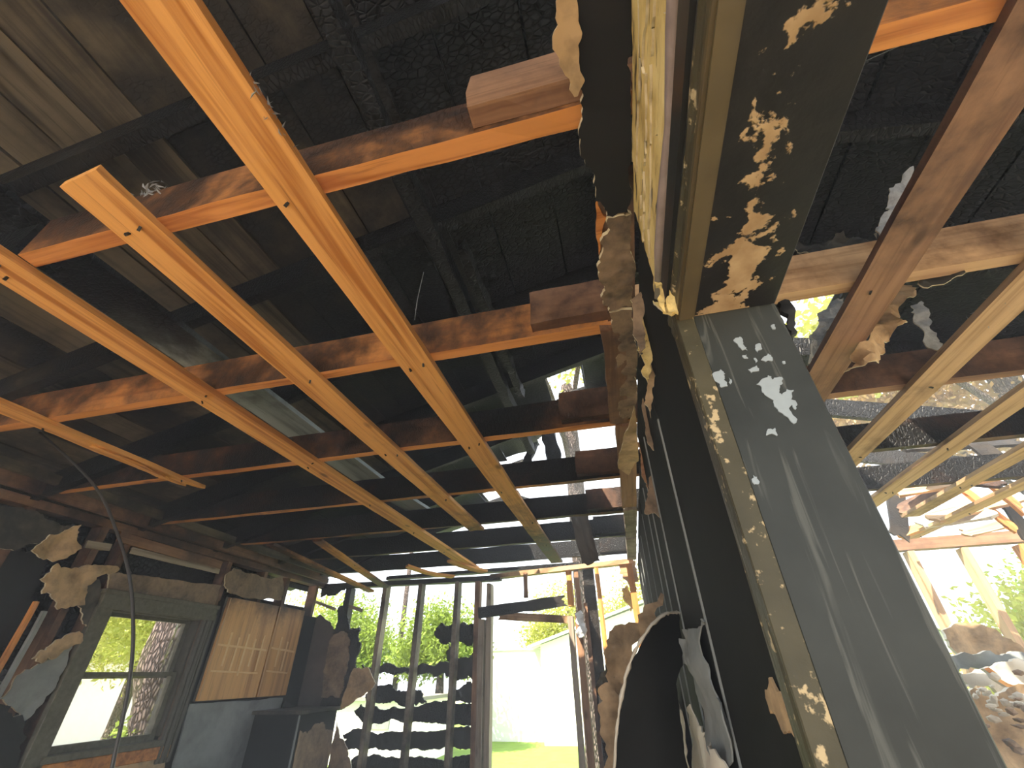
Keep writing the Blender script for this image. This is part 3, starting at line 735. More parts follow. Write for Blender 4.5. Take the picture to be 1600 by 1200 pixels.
# eaten sheathing boards outside the studs
shb = [[(566, 1038), (590, 1042), (625, 1043), (640, 1047), (626, 1052), (600, 1050), (586, 1056), (568, 1052)], [(640, 1042), (680, 1040), (700, 1035), (743, 1034), (743, 1060), (705, 1060), (678, 1058), (676, 1052), (640, 1049)],
       [(574, 1076), (590, 1072), (624, 1078), (650, 1078), (660, 1086), (666, 1098), (640, 1099), (600, 1098), (573, 1097)], [(690, 1096), (702, 1078), (720, 1074), (743, 1070), (743, 1098), (700, 1099)],
       [(553, 1110), (572, 1104), (640, 1106), (743, 1102), (743, 1132), (640, 1130), (568, 1131)], [(535, 1148), (600, 1144), (743, 1138), (743, 1172), (640, 1171), (540, 1172)],
       [(552, 1184), (640, 1182), (743, 1180), (743, 1215), (548, 1216)], [(545, 1225), (743, 1222), (743, 1250), (543, 1252)], [(681, 981), (700, 978), (744, 976), (744, 1000), (728, 1008), (706, 1004), (684, 998)], [(700, 1004), (712, 1008), (710, 1030), (702, 1034), (697, 1020)], [(722, 1028), (743, 1014), (743, 1032), (726, 1036)]]
for q, pp in enumerate(shb):
    sheet('sheathing_board', [PY(a, b, YB + .095) for a, b in pp], (0, .02, 0), M['gyp_black' if q % 2 else 'charred'], wb, .013, .02, 140 + q, .006, 1, 14)
# left end of the back wall, panel in the corner with the burnt notch
sheet('corner_panel', [PY(a, b, YB - .01) for a, b in [(500, 960), (516, 972), (522, 985), (531, 978), (533, 1005), (512, 1075), (506, 1105), (488, 1110), (455, 1105), (462, 1040), (478, 975)]], (0, .012, 0), M['purple'], wb, .003, .03, 160)
sheet('corner_panel', [PY(a, b, YB - .005) for a, b in [(497, 912), (540, 918), (527, 928), (512, 931), (500, 932)]], (0, .012, 0), M['charred'], wb, .01, .03, 161)
plank('brace', PY(487, 938, YB + .02), PY(524, 952, YB + .02), .025, .02, AY, M['grey'], wb, char=.4, nseg=3)
plank('brace', PY(542, 946, YB + .02), PY(568, 955, YB + .02), .03, .02, AY, M['grey'], wb, char=.4, nseg=3, b1=.03)
sheet('charred_sheathing', [PY(a, b, YB - .03) for a, b in [(541, 930), (539, 960), (546, 978), (562, 982), (560, 998), (564, 1004), (556, 1040), (546, 1075), (528, 1110), (500, 1108), (513, 1050), (520, 990), (528, 950)]], (0, .02, 0), M['charred'], wb, .012, .03, 162, .015, 2, 10)
sheet('drywall_remnant', [PY(a, b, YB - .06) for a, b in [(524, 990), (536, 986), (546, 1005), (545, 1030), (536, 1060), (530, 1090), (501, 1090), (508, 1040), (514, 1005)]], (0, .012, 0), M['gyp_brown'], wb, .008, .03, 163, .012, 2, 10)
sheet('drywall_remnant', [PY(a, b, YB - .12) for a, b in [(548, 1052), (556, 1044), (574, 1042), (587, 1068), (580, 1078), (548, 1100), (531, 1108)]], (0, .012, 0), M['gyp_tan'], wb, .004, .03, 164, .01, 1, 10, M['gyp_edge'])
sheet('drywall_remnant', [PY(a, b, YB - .08) for a, b in [(526, 1128), (531, 1150), (538, 1158), (546, 1185), (548, 1230), (510, 1230), (516, 1170)]], (0, .012, 0), M['gyp_brown'], wb, .006, .03, 165, .01, 1, 10, M['gyp_white'])
# melted white box on the right door post
o = sheet('electrical_box', [PY(a, b, YB - .06) for a, b in [(899, 958), (907, 953), (914, 960), (912, 972), (917, 984), (914, 995), (903, 996), (900, 988), (906, 978), (899, 970)]], (0, .05, 0), M['plastic'], None, .003, .015, 170, .02, 1, 20)
props(o, 'melted white electrical box on the right door post', 'electrical box')

# ------------------------------------------------------------------ left wall
wl = empty('wall_left', (-3.1, 2, 0), 'burnt left wall with torn drywall, window and bare plates', None, None, 'structure')
XL = -3.05
# dark sheathing planks outside
zz = 0.0
def wsheath(y0, y1, z0, z1):
    if y1 - y0 > .05 and z1 - z0 > .01: box('sheathing_board', (-3.185, y0, z0), (-3.165, y1, z1), M['charred'], wl, .002, .72)
WY0, WY1, WZ0, WZ1 = 2.24, 2.98, Z(-.34), Z(.40)
while zz < Z(.80):
    z1 = min(zz + .145, Z(.83))
    if z1 <= WZ0 + .02 or zz >= WZ1 - .02:
        if zz > Z(.50): wsheath(-1.35, 3.62, zz + .0003, z1 - .0003); wsheath(3.9, 4.3, zz + .0003, z1 - .0003) if zz > Z(.7) else None
        else: wsheath(-1.35, 4.3, zz + .0003, z1 - .0003)
    else:
        wsheath(-1.35, WY0, zz + .0003, z1 - .0003); wsheath(WY1, 4.3, zz + .0003, z1 - .0003)
    zz = z1
for yy in (-1.2, -.8, -.4, 0, .4, .8, 1.2, 1.62, 2.02, 2.19, 3.03, 3.45, 3.75, 4.2):
    plank('stud', (-3.11, yy, 0), (-3.11, yy, Z(.80)), .04, .09, AX, M['brown'], wl, char=.45, nseg=4)
plank('top_plate', (-3.10, -1.35, Z(.82)), (-3.10, 4.35, Z(.80)), .09, .045, UPZ, M['brown'], wl, char=.5, nseg=10)
plank('top_plate', (-3.10, -1.35, Z(.866)), (-3.10, 4.35, Z(.85)), .09, .045, UPZ, M['charred'], wl, char=.6, nseg=10)
plank('ledger', (-3.03, -1.35, Z(.91)), (-2.98, 4.2, Z(.84)), .07, .03, AX, M['brown'], wl, char=.5, nseg=10)
plank('ledger', (-2.98, -1.35, Z(.955)), (-2.86, 4.2, Z(.865)), .05, .03, AX, M['deck'], wl, char=.44, nseg=10)
plank('lath', PX(205, 860, XL), PX(342, 893, XL), .035, .012, AX, M['grey'], wl, char=.2, nseg=5)
plank('lath', PX(134, 850, XL), PX(172, 856, XL), .04, .012, AX, M['grey'], wl, char=.25, nseg=3)
plank('lath', PX(185, 838, XL), PX(345, 884, XL), .06, .012, AX, M['brown'], wl, char=.4, nseg=5)
def lsheet(name, pp, mat, X_=XL, seed=200, jag=.008, bulge=.008, th=.012, edge=True):
    return sheet(name, [PX(a, b, X_) for a, b in pp], (-th, 0, 0), M[mat], wl, jag, .04, seed, bulge, 2, 8, M['gyp_edge'] if edge else None)
lsheet('drywall_remnant', [(-60, 770), (60, 800), (120, 822), (124, 840), (80, 846), (60, 850), (30, 858), (-60, 862)], 'gyp_soot', seed=201)
lsheet('drywall_remnant', [(80, 835), (126, 820), (120, 838), (124, 858), (108, 868), (86, 878), (66, 872), (50, 860)], 'gyp_tan', XL + .015, 202, bulge=.02)
lsheet('drywall_remnant', [(64, 905), (92, 880), (130, 884), (188, 889), (150, 902), (138, 915), (132, 945), (104, 951), (84, 936), (66, 928)], 'gyp_tan', XL + .01, 203, bulge=.02)
lsheet('drywall_remnant', [(96, 930), (150, 905), (168, 930), (140, 985), (130, 975), (128, 950)], 'gyp_soot', XL, 204)
lsheet('drywall_remnant', [(50, 1030), (84, 1004), (124, 986), (124, 1006), (90, 1028), (66, 1036)], 'gyp_tan', XL + .015, 205, bulge=.015)
lsheet('drywall_remnant', [(0, 1092), (41, 1046), (80, 1030), (114, 1008), (76, 1085), (38, 1128)], 'gyp_grey', XL, 206)
lsheet('drywall_remnant', [(-60, 1110), (0, 1100), (18, 1118), (40, 1130), (30, 1180), (-10, 1260), (-60, 1260)], 'gyp_black', XL, 207)
lsheet('drywall_remnant', [(-60, 870), (0, 862), (60, 864), (70, 880), (50, 945), (-10, 1035), (-60, 1060)], 'gyp_black', XL - .03, 208)
plank('bare_stud', PX(57, 940, XL), PX(-8, 1055, XL), .022, .02, AX, M['joist'], wl, char=.28, nseg=4)
plank('conduit', PX(70, 955, XL + .01), PX(-10, 1100, XL + .01), .02, .02, AX, M['gyp_grey'], wl, nseg=4)
lsheet('drywall_remnant', [(172, 897), (205, 898), (260, 905), (345, 915), (334, 947), (168, 924)], 'gyp_brown', XL, 209, .004)
lsheet('drywall_remnant', [(352, 900), (366, 888), (400, 897), (442, 903), (440, 938), (356, 925)], 'gyp_brown', XL, 210)
lsheet('wall_panel', [(296, 1100), (442, 1090), (430, 1150), (400, 1210), (262, 1230)], 'gyp_grey', XL + .02, 211, .003, .004, edge=False)
lsheet('wall_panel', [(170, 1201), (262, 1178), (258, 1195), (245, 1240), (160, 1250)], 'gyp_tan', XL + .005, 212, .002, .002, edge=False)
lsheet('wall_panel', [(445, 1095), (480, 1110), (470, 1160), (455, 1230), (405, 1230), (425, 1170)], 'gyp_black', XL + .05, 213, .002, .002, edge=False)
# soot-black plaster behind the cabinet zone
box('wall_panel', (-3.075, 3.04, 0), (-3.06, 4.28, Z(.50)), M['wallblack'], wl, .001)
box('wall_panel', (-3.075, 2.18, 0), (-3.06, 3.04, Z(-.42)), M['gyp_soot'], wl, .001)

# ------------------------------------------------------------------ window in the left wall
wn = empty('window_1', (-3.1, 2.6, Z(-.3)), 'double hung kitchen window in a sooted moulded frame', None, None, 'structure')
y0, y1, z0, z1 = 2.275, 2.905, Z(-.30), Z(.35)
box('side_casing', (-3.07, 2.165, Z(-.44)), (-3.035, y0 - .01, Z(.40)), M['frame'], wn)
box('head_casing', (-3.07, 2.165, z1 + .012), (-3.025, 3.02, Z(.455)), M['frame'], wn)
box('head_moulding', (-3.06, 2.155, Z(.435)), (-3.01, 3.02, Z(.462)), M['frame'], wn)
for q in range(4):
    box('casing_flute', (-3.06, 2.935 + q * .026, Z(-.44)), (-3.03 + .006 * (q % 2), 2.957 + q * .026, z1 + .05), M['darkframe'], wn, .005)
box('jamb', (-3.18, y0 - .03, z0), (-3.06, y0 - .008, z1 + .01), M['frame'], wn)
box('jamb', (-3.18, y1 + .008, z0), (-3.06, y1 + .03, z1 + .01), M['darkframe'], wn)
box('head_jamb', (-3.18, y0 - .03, z1 + .004), (-3.06, y1 + .03, z1 + .03), M['frame'], wn)
box('sill', (-3.19, y0 - .03, z0 - .05), (-3.02, y1 + .03, z0 - .018), M['frame'], wn)
box('apron', (-3.06, 2.165, z0 - .115), (-3.035, 3.03, z0 - .052), M['joist'], wn, char=.3)
for (X_, za, zb, rail) in ((-3.10, z0 - .02, Z(.045), .035), (-3.14, Z(.012), z1 + .006, .03)):
    bm = bmesh.new()
    box_bm(bm, (X_ - .018, y0 - .006, za), (X_ + .018, y0 + .010, zb)); box_bm(bm, (X_ - .018, y1 - .03, za), (X_ + .018, y1 + .004, zb))
    box_bm(bm, (X_ - .018, y0 + .010, za), (X_ + .018, y1 - .03, za + rail)); box_bm(bm, (X_ - .018, y0 + .010, zb - .022), (X_ + .018, y1 - .03, zb))
    s_ = from_bm('sash', bm, M['frame'], wn)
    pn = box('pane', (X_ - .002, y0 + .008, za + rail - .002), (X_ + .002, y1 - .028, zb - .020), M['glass'], None, 0)
    pn.parent = s_

# ------------------------------------------------------------------ kitchen
cb = empty('wall_cabinet', (-3.0, 3.5, Z(-.13)), 'scorched tan two-door wall cabinet between the window and the corner', 'cabinet')
box('body', (-3.055, 3.085, Z(-.13)), (-3.036, 4.03, Z(.535)), M['darkframe'], cb)
for (a, b) in ((3.09, 3.655), (3.67, 4.025)):
    d = plank('door', (-3.026, (a + b) / 2, Z(-.125)), (-3.026, (a + b) / 2, Z(.53)), b - a, .018, AX, M['cab'], cb, char=.10, c1=.42, nseg=6, m=4, jag=.001)
    # pale lines the heat left on the doors
    marks = [((a + .02, .215), (b - .02, .195), .014), ((a + .03, .05), (b - .05, .035), .010)]
    marks += [((a + .12 + q * .09, .08 - .03 * (q % 3)), (a + .124 + q * .09, .30 - .03 * (q % 2)), .018) for q in range(5 if b - a > .4 else 2)]
    bpy.context.view_layer.update()
    for (u, v_, w_) in marks:
        q = plank('pale_line', (-3.0155, u[0], Z(u[1])), (-3.0155, v_[0], Z(v_[1])), w_, .002, AX, M['heat'], None, nseg=5, jag=.002)
        q.parent = d; q.matrix_parent_inverse = d.matrix_world.inverted()
    plank('edge_band', (-3.0165, a + .008, Z(-.12)), (-3.0165, a + .008, Z(.525)), .008, .003, AX, M['pine_pale'], cb, char=.2, nseg=4)
bc = empty('base_unit', (-2.85, 4.0, 0), 'soot-black kitchen base unit in the back left corner', 'cabinet')
box('body', (-3.04, 3.72, 0), (-2.62, 4.24, Z(-.24)), M['wallblack'], bc)
box('worktop', (-3.05, 3.68, Z(-.24)), (-2.58, 4.26, Z(-.215)), M['gyp_soot'], bc)
box('corner_strip', (-2.625, 3.71, 0.02), (-2.612, 3.725, Z(-.245)), M['gyp_grey'], bc)
sheet('scorch_panel', [(-2.615, a, b) for a, b in [(3.75, .3), (4.2, .3), (4.22, 1.2), (4.05, 1.28), (3.85, 1.22), (3.75, 1.25)]], (.004, 0, 0), M['gyp_brown'], bc, .01, .05, 230)
ct = empty('kitchen_counter', (-2.7, 3.1, 0), 'ash-strewn kitchen counter below the window wall', 'counter')
box('body', (-3.04, 2.3, 0), (-2.45, 3.66, .86), M['wallblack'], ct)
box('worktop', (-3.05, 2.28, .86), (-2.42, 3.67, .90), M['ash'], ct)

# hanging cable
cpts = [PY(a, b, 1.3) for a, b in [(52, 668), (90, 700), (150, 762), (182, 830), (203, 905), (208, 1000), (198, 1090), (176, 1195), (165, 1260), (150, 1400)]]
o = tube('cable', curve_pts(cpts, 6), .0055, M['cable'], None, 6)
props(o, 'dark cable dangling from the ceiling in front of the window', 'cable')

# ------------------------------------------------------------------ lint, ash and torn scraps
def lint(p, size, lab, seed, n=14, mat='ash', chunky=False):
    rnd = random.Random(seed); bm = bmesh.new()
    for _ in range(n if chunky else n * 3):
        c = V(p) + V((rnd.gauss(0, size[0]), rnd.gauss(0, size[1]), rnd.gauss(0, size[2])))
        if chunky:
            r = bmesh.ops.create_icosphere(bm, subdivisions=1, radius=1)
            s_ = V((rnd.uniform(.3, 1), rnd.uniform(.3, 1), rnd.uniform(.2, .7))) * size[3]
            for v in r['verts']:
                k = 1 + .45 * noise.noise(v.co * 2.0 + c * 9); v.co = c + V((v.co.x * s_.x, v.co.y * s_.y, v.co.z * s_.z)) * k
        else:
            a = V((rnd.gauss(0, 1), rnd.gauss(0, 1), rnd.gauss(0, .7))).normalized() * size[3] * rnd.uniform(.8, 2.4)
            b = a.cross(V((rnd.random(), rnd.random(), rnd.random() + .1))).normalized() * size[3] * rnd.uniform(.08, .35)
            d = a.cross(b).normalized() * size[3] * .5
            q = [bm.verts.new(c - a), bm.verts.new(c + b + d), bm.verts.new(c + a), bm.verts.new(c - b + d)]
            bm.faces.new(q[:3]); bm.faces.new((q[0], q[2], q[3]))
    o = from_bm('ash_lint', bm, M[mat]); o['kind'] = 'stuff'
    return props(o, lab, 'ash', None, 'stuff')
lint(PY(240, 315, .40) + V((0, 0, .02)), (.03, .015, .008, .009), 'white lint on the nearest joist beside the squared strip end', 1, 26)
lint(PZ(425, 180, .865), (.004, .03, .006, .006), 'white lint on the edge of the widest looking strip', 2, 16)
lint(PZ(1550, 480, .88), (.004, .12, .008, .012), 'grey ash crust on the second strip right of the post', 3, 60)
def scrap(pp, Y, lab, mat='gyp_tan', seed=0, bulge=.03, th=.004, jag=.006):
    o = sheet('drywall_scrap', [PY(a, b, Y) for a, b in pp], (0, th, 0), M[mat], None, jag, .025, seed, bulge, 2, 14, M['gyp_edge'])
    return props(o, lab, 'drywall', 'torn scraps around the right room strips')
scrap([(1412, 400), (1422, 412), (1416, 440), (1432, 450), (1424, 470), (1404, 482), (1408, 512), (1388, 524), (1380, 556), (1352, 572), (1322, 576), (1330, 556), (1372, 500), (1400, 430)], 1.30, 'ragged tan drywall scrap hanging right of the broad brown strip', 'gyp_tan', 301, .05)
scrap([(1422, 268), (1424, 300), (1412, 330), (1396, 352), (1378, 366), (1388, 330), (1398, 290)], .95, 'grey curled paper left of the broad brown strip', 'ash', 302, .03)
scrap([(1240, 384), (1300, 375), (1340, 364), (1396, 350), (1372, 388), (1350, 412), (1310, 418), (1290, 412)], 1.05, 'smoked paper scrap draped over the pale right room joist', 'gyp_soot', 303, .05)
scrap([(1434, 405), (1470, 398), (1505, 404), (1492, 436), (1474, 446), (1436, 440)], 1.05, 'grey-tan torn scrap below the pale right room joist', 'gyp_soot', 304, .04)
scrap([(1268, 540), (1278, 500), (1300, 470), (1322, 458), (1326, 474), (1300, 510), (1276, 552), (1262, 572)], 1.5, 'ashy paper roll along the left edge of the broad brown strip', 'ash', 305, .05)
scrap([(1425, 475), (1440, 470), (1452, 510), (1470, 530), (1468, 545), (1448, 540), (1436, 510)], 1.5, 'pale grey paper sliver in the dark beyond the broad brown strip', 'ash', 306, .02)
# thin wire across the upper right
o = tube('wire', curve_pts([PY(648, 500, 1.02), PY(652, 470, 1.0), PY(662, 425, 1.0)], 5), .0012, M['ash'], None, 4)
props(o, 'thin pale thread hanging beside the widest looking strip', 'wire')
o = tube('wire', [PY(1335, 103, .75), PY(1450, 52, .72), PY(1530, 30, .70)], .0012, M['gyp_grey'], None, 4)
props(o, 'thin pale wire stretched near the upper right joist', 'wire')
lint(PY(1450, 52, .72), (.001, .001, .001, .004), 'tiny blob of ash on the thin wire', 7, 2)

# ------------------------------------------------------------------ right room far end
rw = empty('wall_far', (2.6, 4.3, 0), 'open far wall of the right room: sunlit studs under a grey plate', None, None, 'structure')
def rstud(xt, w, mat, char, top=.78, bot=-CZ, d=.09):
    return plank('stud', (xt, 4.345, Z(bot)), (xt, 4.345, Z(top)), w, d, AY, M[mat], rw, char=char, nseg=8, jag=.003)
rstud(2.315, .045, 'pine_pale', .15); rstud(2.69, .045, 'pine_pale', .15); rstud(3.08, .05, 'joist', .15); rstud(3.45, .05, 'joist', .15)
plank('top_plate', (.3, 4.345, Z(.81)), (3.6, 4.345, Z(.845)), .09, .085, UPZ, M['brown'], rw, char=.36, nseg=10, m=3)
rs = random.Random(9)
db = [((1392, 772), (1600, 735), 3.3, .09, 'pine_pale'), ((1400, 800), (1530, 735), 3.5, .08, 'brown'), ((1430, 820), (1560, 800), 3.9, .11, 'gyp'), ((1450, 812), (1600, 775), 3.7, .1, 'pine_pale'),
      ((1500, 760), (1590, 832), 3.8, .09, 'joist'), ((1400, 838), (1500, 800), 4.05, .08, 'pine'), ((1540, 750), (1600, 800), 3.6, .12, 'joist'), ((1380, 730), (1500, 742), 3.3, .08, 'charred'),
      ((1440, 745), (1580, 760), 3.5, .07, 'brown'), ((1398, 756), (1406, 845), 4.0, .12, 'charred'), ((1572, 785), (1612, 850), 3.9, .10, 'charred'), ((1500, 835), (1600, 810), 4.15, .09, 'pine_pale'), ((1520, 690), (1600, 745), 3.1, .10, 'charred'), ((1400, 700), (1600, 690), 3.15, .11, 'charred')]
dl = ['pale board fallen across the top of the far right room', 'brown lath slanting through the collapsed right ceiling', 'bleached sheet among the fallen boards', 'pale board end in the sunlit right ceiling debris', 'orange board tilted down to the right in the debris', 'small orange board at the left of the debris',
      'orange board at the right image edge of the debris', 'charred lath over the right room debris', 'brown board lying level in the right debris', 'charred upright by the left end of the far plate', 'dark post leaning at the right end of the far plate', 'pale board just above the far plate', 'charred slanting board in the right roof gap', 'charred level board across the right roof gap']
for q, (a, b, Y, w, mt) in enumerate(db):
    o = plank('fallen_board', PY(*a, Y), PY(*b, Y + rs.uniform(-.2, .2)), w, .02, (rs.uniform(-.3, .3), -.7, .6), M['gyp_white'] if mt == 'gyp' else M[mt], char=.15 if mt not in ('charred', 'brown') else .5, nseg=5, jag=.006, b0=.05, b1=.06, m=4)
    props(o, dl[q], 'board', 'fallen boards in the right room')
# fallen drywall at the lower right
fd = [([(1470, 985), (1500, 972), (1540, 980), (1580, 1003), (1640, 1030), (1640, 1060), (1500, 1030), (1480, 1010)], 3.6, 'gyp_tan', 'large tan drywall sheet leaning below the far right studs'),
      ([(1490, 1026), (1560, 1022), (1640, 1030), (1640, 1046), (1560, 1040), (1500, 1050)], 3.3, 'gyp_grey', 'grey-white drywall slab edge under the tan sheet'),
      ([(1500, 1050), (1560, 1036), (1640, 1046), (1640, 1090), (1560, 1085), (1520, 1075)], 3.2, 'gyp_white', 'pale drywall slab in the lower right pile'),
      ([(1520, 1075), (1570, 1080), (1640, 1085), (1640, 1260), (1560, 1260), (1545, 1150)], 3.0, 'gyp_tan', 'tan drywall slab at the bottom right of the pile'),
      ([(1535, 1045), (1560, 1052), (1592, 1072), (1580, 1074), (1550, 1060)], 2.9, 'pine', 'yellow splintered wood piece on the pale slab')]
for q, (pp, Y, mt, lab) in enumerate(fd):
    o = sheet('fallen_drywall', [PY(a, b, Y) for a, b in pp], (0, .03, 0), M[mt], None, .012, .06, 320 + q, .06, 2, 5, M['gyp_white'])
    props(o, lab, 'drywall', 'fallen drywall in the right room')
lint(PY(1550, 1100, 2.9), (.06, .03, .04, .028), 'crumbled pale rubble on the lower right pile', 11, 30, 'gyp_white', True)
lint(PY(1590, 1130, 2.8), (.09, .05, .05, .035), 'crumbled brown rubble at the lower right corner', 12, 22, 'gyp_brown', True)
for (xx, yy) in ((3.5, -1.2), (3.5, .2), (3.5, 1.6), (3.5, 3.0), (3.5, 4.3)):
    o = plank('corner_post', (xx, yy, 0), (xx, yy, Z(.85)), .09, .09, AX, M['brown'], rw, char=.45, nseg=4)
plank('eave_plate', (3.5, -1.35, Z(.86)), (3.5, 4.35, Z(.86)), .09, .08, UPZ, M['brown'], rw, char=.5, nseg=8)

# ------------------------------------------------------------------ outdoors
def leaves(name, crown, n, size, mat, parent, seed):
    rnd = random.Random(seed); vs, fs = [], []
    for _ in range(int(n * 2.6)):
        c, r = crown[rnd.randrange(len(crown))]
        while True:
            p = V((rnd.uniform(-1, 1), rnd.uniform(-1, 1), rnd.uniform(-1, 1)))
            if p.length <= 1: break
        p = p * (.45 + .55 * rnd.random())
        p = V(c) + V((p.x * r[0], p.y * r[1], p.z * r[2]))
        a = V((rnd.gauss(0, 1), rnd.gauss(0, 1), rnd.gauss(0, 1))).normalized(); b = a.cross(V((rnd.random(), rnd.random(), rnd.random() + .1))).normalized()
        s_ = size * .62 * rnd.uniform(.6, 1.3); k = len(vs)
        vs += [p - a * s_, p + b * s_ * .45, p + a * s_, p - b * s_ * .45]; fs.append((k, k + 1, k + 2, k + 3))
    o = mesh(name, vs, fs, mat, parent); o['kind'] = 'stuff'; return o
def tree(base, trunk, r0, crown, n, size, lab, mat='leaf', seed=0, name='tree', limbs=()):
    t = empty(name, base, lab, 'tree', 'trees around the house')
    tube('trunk', curve_pts([V(base) + V(p) for p in trunk], 5), r0, M['bark'], t, 9, r0 * .6, .12)
    for q, lp in enumerate(limbs): tube('branch', curve_pts([V(base) + V(p) for p in lp], 4), r0 * .3, M['bark'], t, 6, r0 * .08, .1)
    leaves('foliage', [(V(base) + V(c), r) for c, r in crown], n, size, M[mat], t, seed)
    return t
g = -.3
# big trunk outside the window
bt = PX(232, 1165, -6.2); tp = PX(275, 975, -6.2)
tree((bt.x, bt.y, g), [(0, -.05, 0), (0, 0, bt.z - g), (.0, tp.y - bt.y, tp.z - g), (.1, .5, 4.5), (.2, .9, 7)], .30, [((0, .5, 7), (2.5, 2.5, 1.6)), ((-1.5, -.5, 6), (1.5, 1.5, 1.2))], 1500, .16, 'thick grey tree trunk outside the kitchen window', seed=1)
tree((-11, 6.2, g), [(0, 0, 0), (.2, .3, 1.4), (.9, 1.0, 2.6), (1.2, 1.2, 4)], .17, [((.6, .8, 3.6), (2.2, 2.6, 1.5)), ((-.5, 3, 3.4), (2, 2, 1.5)), ((0, -2, 3.2), (2, 2, 1.2))], 9000, .10, 'leaning young tree seen through the lower window pane', 'leaf_y', 2)
tree((-16, 13.5, g), [(0, 0, 0), (0, 0, 2), (0, 0, 4)], .2, [((0, 0, 3.6), (3, 3, 2.2)), ((1, -3, 3.4), (2.5, 2.5, 1.8))], 7000, .14, 'bright leafy tree behind the window trunk', 'leaf_y', 3)
# low shrub by the window
tree((-6.3, 5.6, g), [(0, 0, 0), (0, 0, .6), (0, 0, 1.2)], .03, [((0, 0, 1.15), (.35, .4, .45))], 260, .10, 'small shrub at the foot of the window trunk', 'leaf', 4, 'shrub')
# trees beyond the back wall
for q, (x_, y_, h_, r_, mt, n_, lab) in enumerate([(-10.5, 17, 3.4, 2.1, 'leaf', 3600, 'round green tree left behind the burnt studs'), (-6.2, 15.5, 3.1, 1.7, 'leaf', 3600, 'round green tree behind the third burnt stud'), (-3.0, 25, 4.6, 2.6, 'leaf_y', 3000, 'tree crown above the white garage in the doorway'),
                                     (1.5, 27, 5.6, 3, 'leaf_y', 2500, 'pale tree right behind the white garage'), (8.5, 12.0, 2.2, 2.2, 'leaf_y', 4200, 'pale bush seen between the right room studs'), (12, 15, 3.2, 2.6, 'leaf', 4200, 'green bush at the right image edge'), (-15, 21, 4.2, 2.6, 'leaf_y', 2600, 'pale tree far left behind the burnt corner')]):
    tree((x_, y_, g), [(0, 0, 0), (.1, 0, h_ * .5), (0, .1, h_)], .16, [((0, 0, h_), (r_, r_, r_ * .75)), ((r_ * .5, -.4, h_ - r_ * .35), (r_ * .7, r_ * .7, r_ * .5)), ((-r_ * .5, .3, h_ - r_ * .4), (r_ * .7, r_ * .7, r_ * .5))], int(n_ * 1.7), .13, lab, mt, 20 + q)
# tall trees overhead, seen through the roof holes
tree((-1.0, 11.5, g), [(0, 0, 0), (.1, -.3, 4), (.2, -.8, 9)], .3, [((.2, -2.0, 9.2), (2.6, 2.4, .9)), ((-1.0, -3.2, 8.6), (1.6, 1.6, .6))], 420, .17, 'tall tree whose thin branches show in the left roof holes', 'leaf_y', 40, limbs=[[(.1, -.5, 7), (-.6, -2.5, 8.5), (-1.5, -4.0, 8.9)], [(.1, -.6, 7.5), (.8, -2.4, 9), (1.4, -4, 9.4)], [(.1, -.5, 6), (0, -2.2, 7.4), (-.3, -4.0, 8.2)]])
tree((9, 10, g), [(0, 0, 0), (-.5, -.3, 4), (-1, -.8, 8)], .3, [((-1.5, -1.0, 8.2), (3.2, 2.8, 1.6)), ((-3.6, -2.2, 7.2), (2.0, 1.8, 1.0))], 2600, .16, 'tall tree whose leaves show in the right roof holes', 'leaf_y', 41, limbs=[[(-.5, -.5, 5), (-2.5, -1.5, 6.8), (-4.5, -2.6, 7.6)], [(-.6, -.5, 6), (-1.5, -2.0, 7.6), (-2.5, -3.8, 8.4)]])
tree((10.5, 12.5, g), [(0, 0, 0), (-.3, 0, 3), (-.8, -.4, 7)], .25, [((-2.0, -1.5, 6.6), (3.6, 2.6, 1.5)), ((-4.2, -2.0, 6.8), (2.4, 2.0, 1.1))], 3600, .13, 'brown-leaved tree showing through the right roof gap', 'leaf_r', 44, limbs=[[(-.4, -.2, 4), (-2.4, -1.2, 6), (-4.6, -2.2, 6.9)]])
# white garage beyond the doorway
ga = empty('garage', (-1, 17, g), 'sunlit white garage across the lawn, seen through the doorway', 'building')
bm = bmesh.new(); box_bm(bm, (-3.1, 17, g), (9.0, 22, 2.4)); from_bm('wall', bm, M['white'], ga)
mesh('gable', [(-3.1, 17, 2.4), (9.0, 17, 2.4), (3.0, 17, 4.2), (-3.1, 17.15, 2.4), (9.0, 17.15, 2.4), (3.0, 17.15, 4.2)], [(0, 1, 2), (3, 5, 4), (0, 3, 4, 1), (1, 4, 5, 2), (2, 5, 3, 0)], M['white'], ga)
for (a, b) in (((-3.5, 2.3), (3.0, 4.28)), ((3.0, 4.28), (9.4, 2.3))):
    mesh('roof', [(a[0], 16.8, a[1]), (b[0], 16.8, b[1]), (b[0], 22.2, b[1]), (a[0], 22.2, a[1]), (a[0], 16.8, a[1] + .08), (b[0], 16.8, b[1] + .08), (b[0], 22.2, b[1] + .08), (a[0], 22.2, a[1] + .08)], [(0, 1, 2, 3), (4, 7, 6, 5), (0, 4, 5, 1), (1, 5, 6, 2), (2, 6, 7, 3), (3, 7, 4, 0)], M['white'], ga)
fe = empty('garden_wall', (-5, 18, g), 'long white garden wall left of the garage', 'wall')
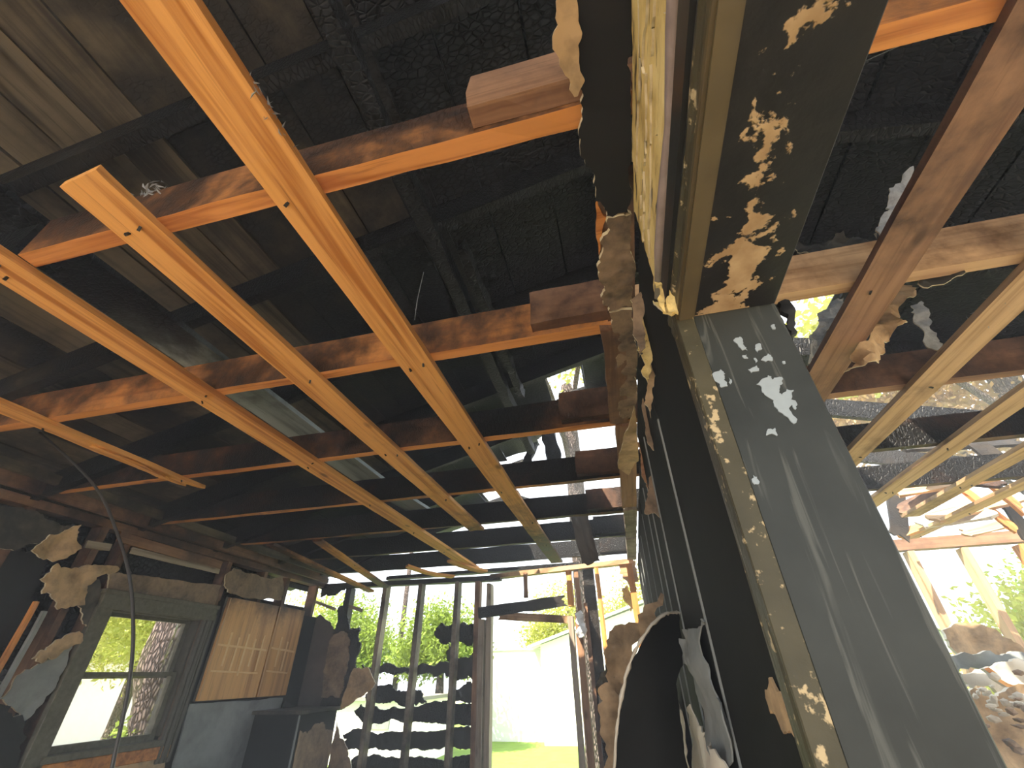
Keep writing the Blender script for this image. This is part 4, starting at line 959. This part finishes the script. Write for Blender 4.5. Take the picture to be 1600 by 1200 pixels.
bm = bmesh.new(); box_bm(bm, (-6.0, 17.8, g), (-3.1, 17.95, 2.3)); from_bm('panel', bm, M['white'], fe)
bm = bmesh.new(); box_bm(bm, (-6.05, 17.75, 2.3), (-3.1, 18.0, 2.36)); from_bm('coping', bm, M['white'], fe)
sh = empty('shed', (-7.2, 13, g), 'small white shed beyond the burnt studs', 'building')
bm = bmesh.new(); box_bm(bm, (-8.2, 13, g), (-5.6, 15, 1.05)); from_bm('wall', bm, M['white'], sh)
bm = bmesh.new(); box_bm(bm, (-6.95, 12.97, .45), (-6.45, 13.0, .85)); from_bm('window', bm, M['gyp_grey'], sh)
bm = bmesh.new(); box_bm(bm, (-8.3, 12.85, 1.05), (-5.5, 15.1, 1.13)); from_bm('roof', bm, M['roofing'], sh)
o = tube('utility_pole', [(-9.4, 19, g), (-9.35, 19, 3), (-9.3, 19, 7.5)], .12, M['bark'], None, 8, .09)
props(o, 'wooden utility pole standing behind the burnt studs', 'pole')
hs = empty('neighbour_house', (-22, 12, g), 'white neighbouring house seen through the kitchen window', 'building')
bm = bmesh.new(); box_bm(bm, (-26, 3, g), (-20, 22, 2.3)); from_bm('wall', bm, M['white'], hs)
bm = bmesh.new(); box_bm(bm, (-26.3, 2.8, 2.3), (-19.7, 22.2, 2.5)); from_bm('roof', bm, M['roofing'], hs)
bm = bmesh.new(); box_bm(bm, (-20.0, 13.1, g), (-19.95, 13.2, 2.3)); from_bm('downpipe', bm, M['gyp_grey'], hs)

# ------------------------------------------------------------------ haze volume added in the rooms to stand in for veiling glare
hz = NT('glare_haze')
sc_ = hz.n('ShaderNodeVolumeScatter'); sc_.inputs['Density'].default_value = .058; sc_.inputs['Anisotropy'].default_value = .2
hz.t.nodes.remove(hz.b); hz.l(sc_.outputs[0], hz.out.inputs['Volume'])
bm = bmesh.new(); box_bm(bm, (-3.0, -1.3, .02), (3.4, 4.28, 3.3))
o = from_bm('haze', bm, hz.m)
props(o, 'thin haze added in the burnt rooms for veiling glare', None, None, 'stuff')
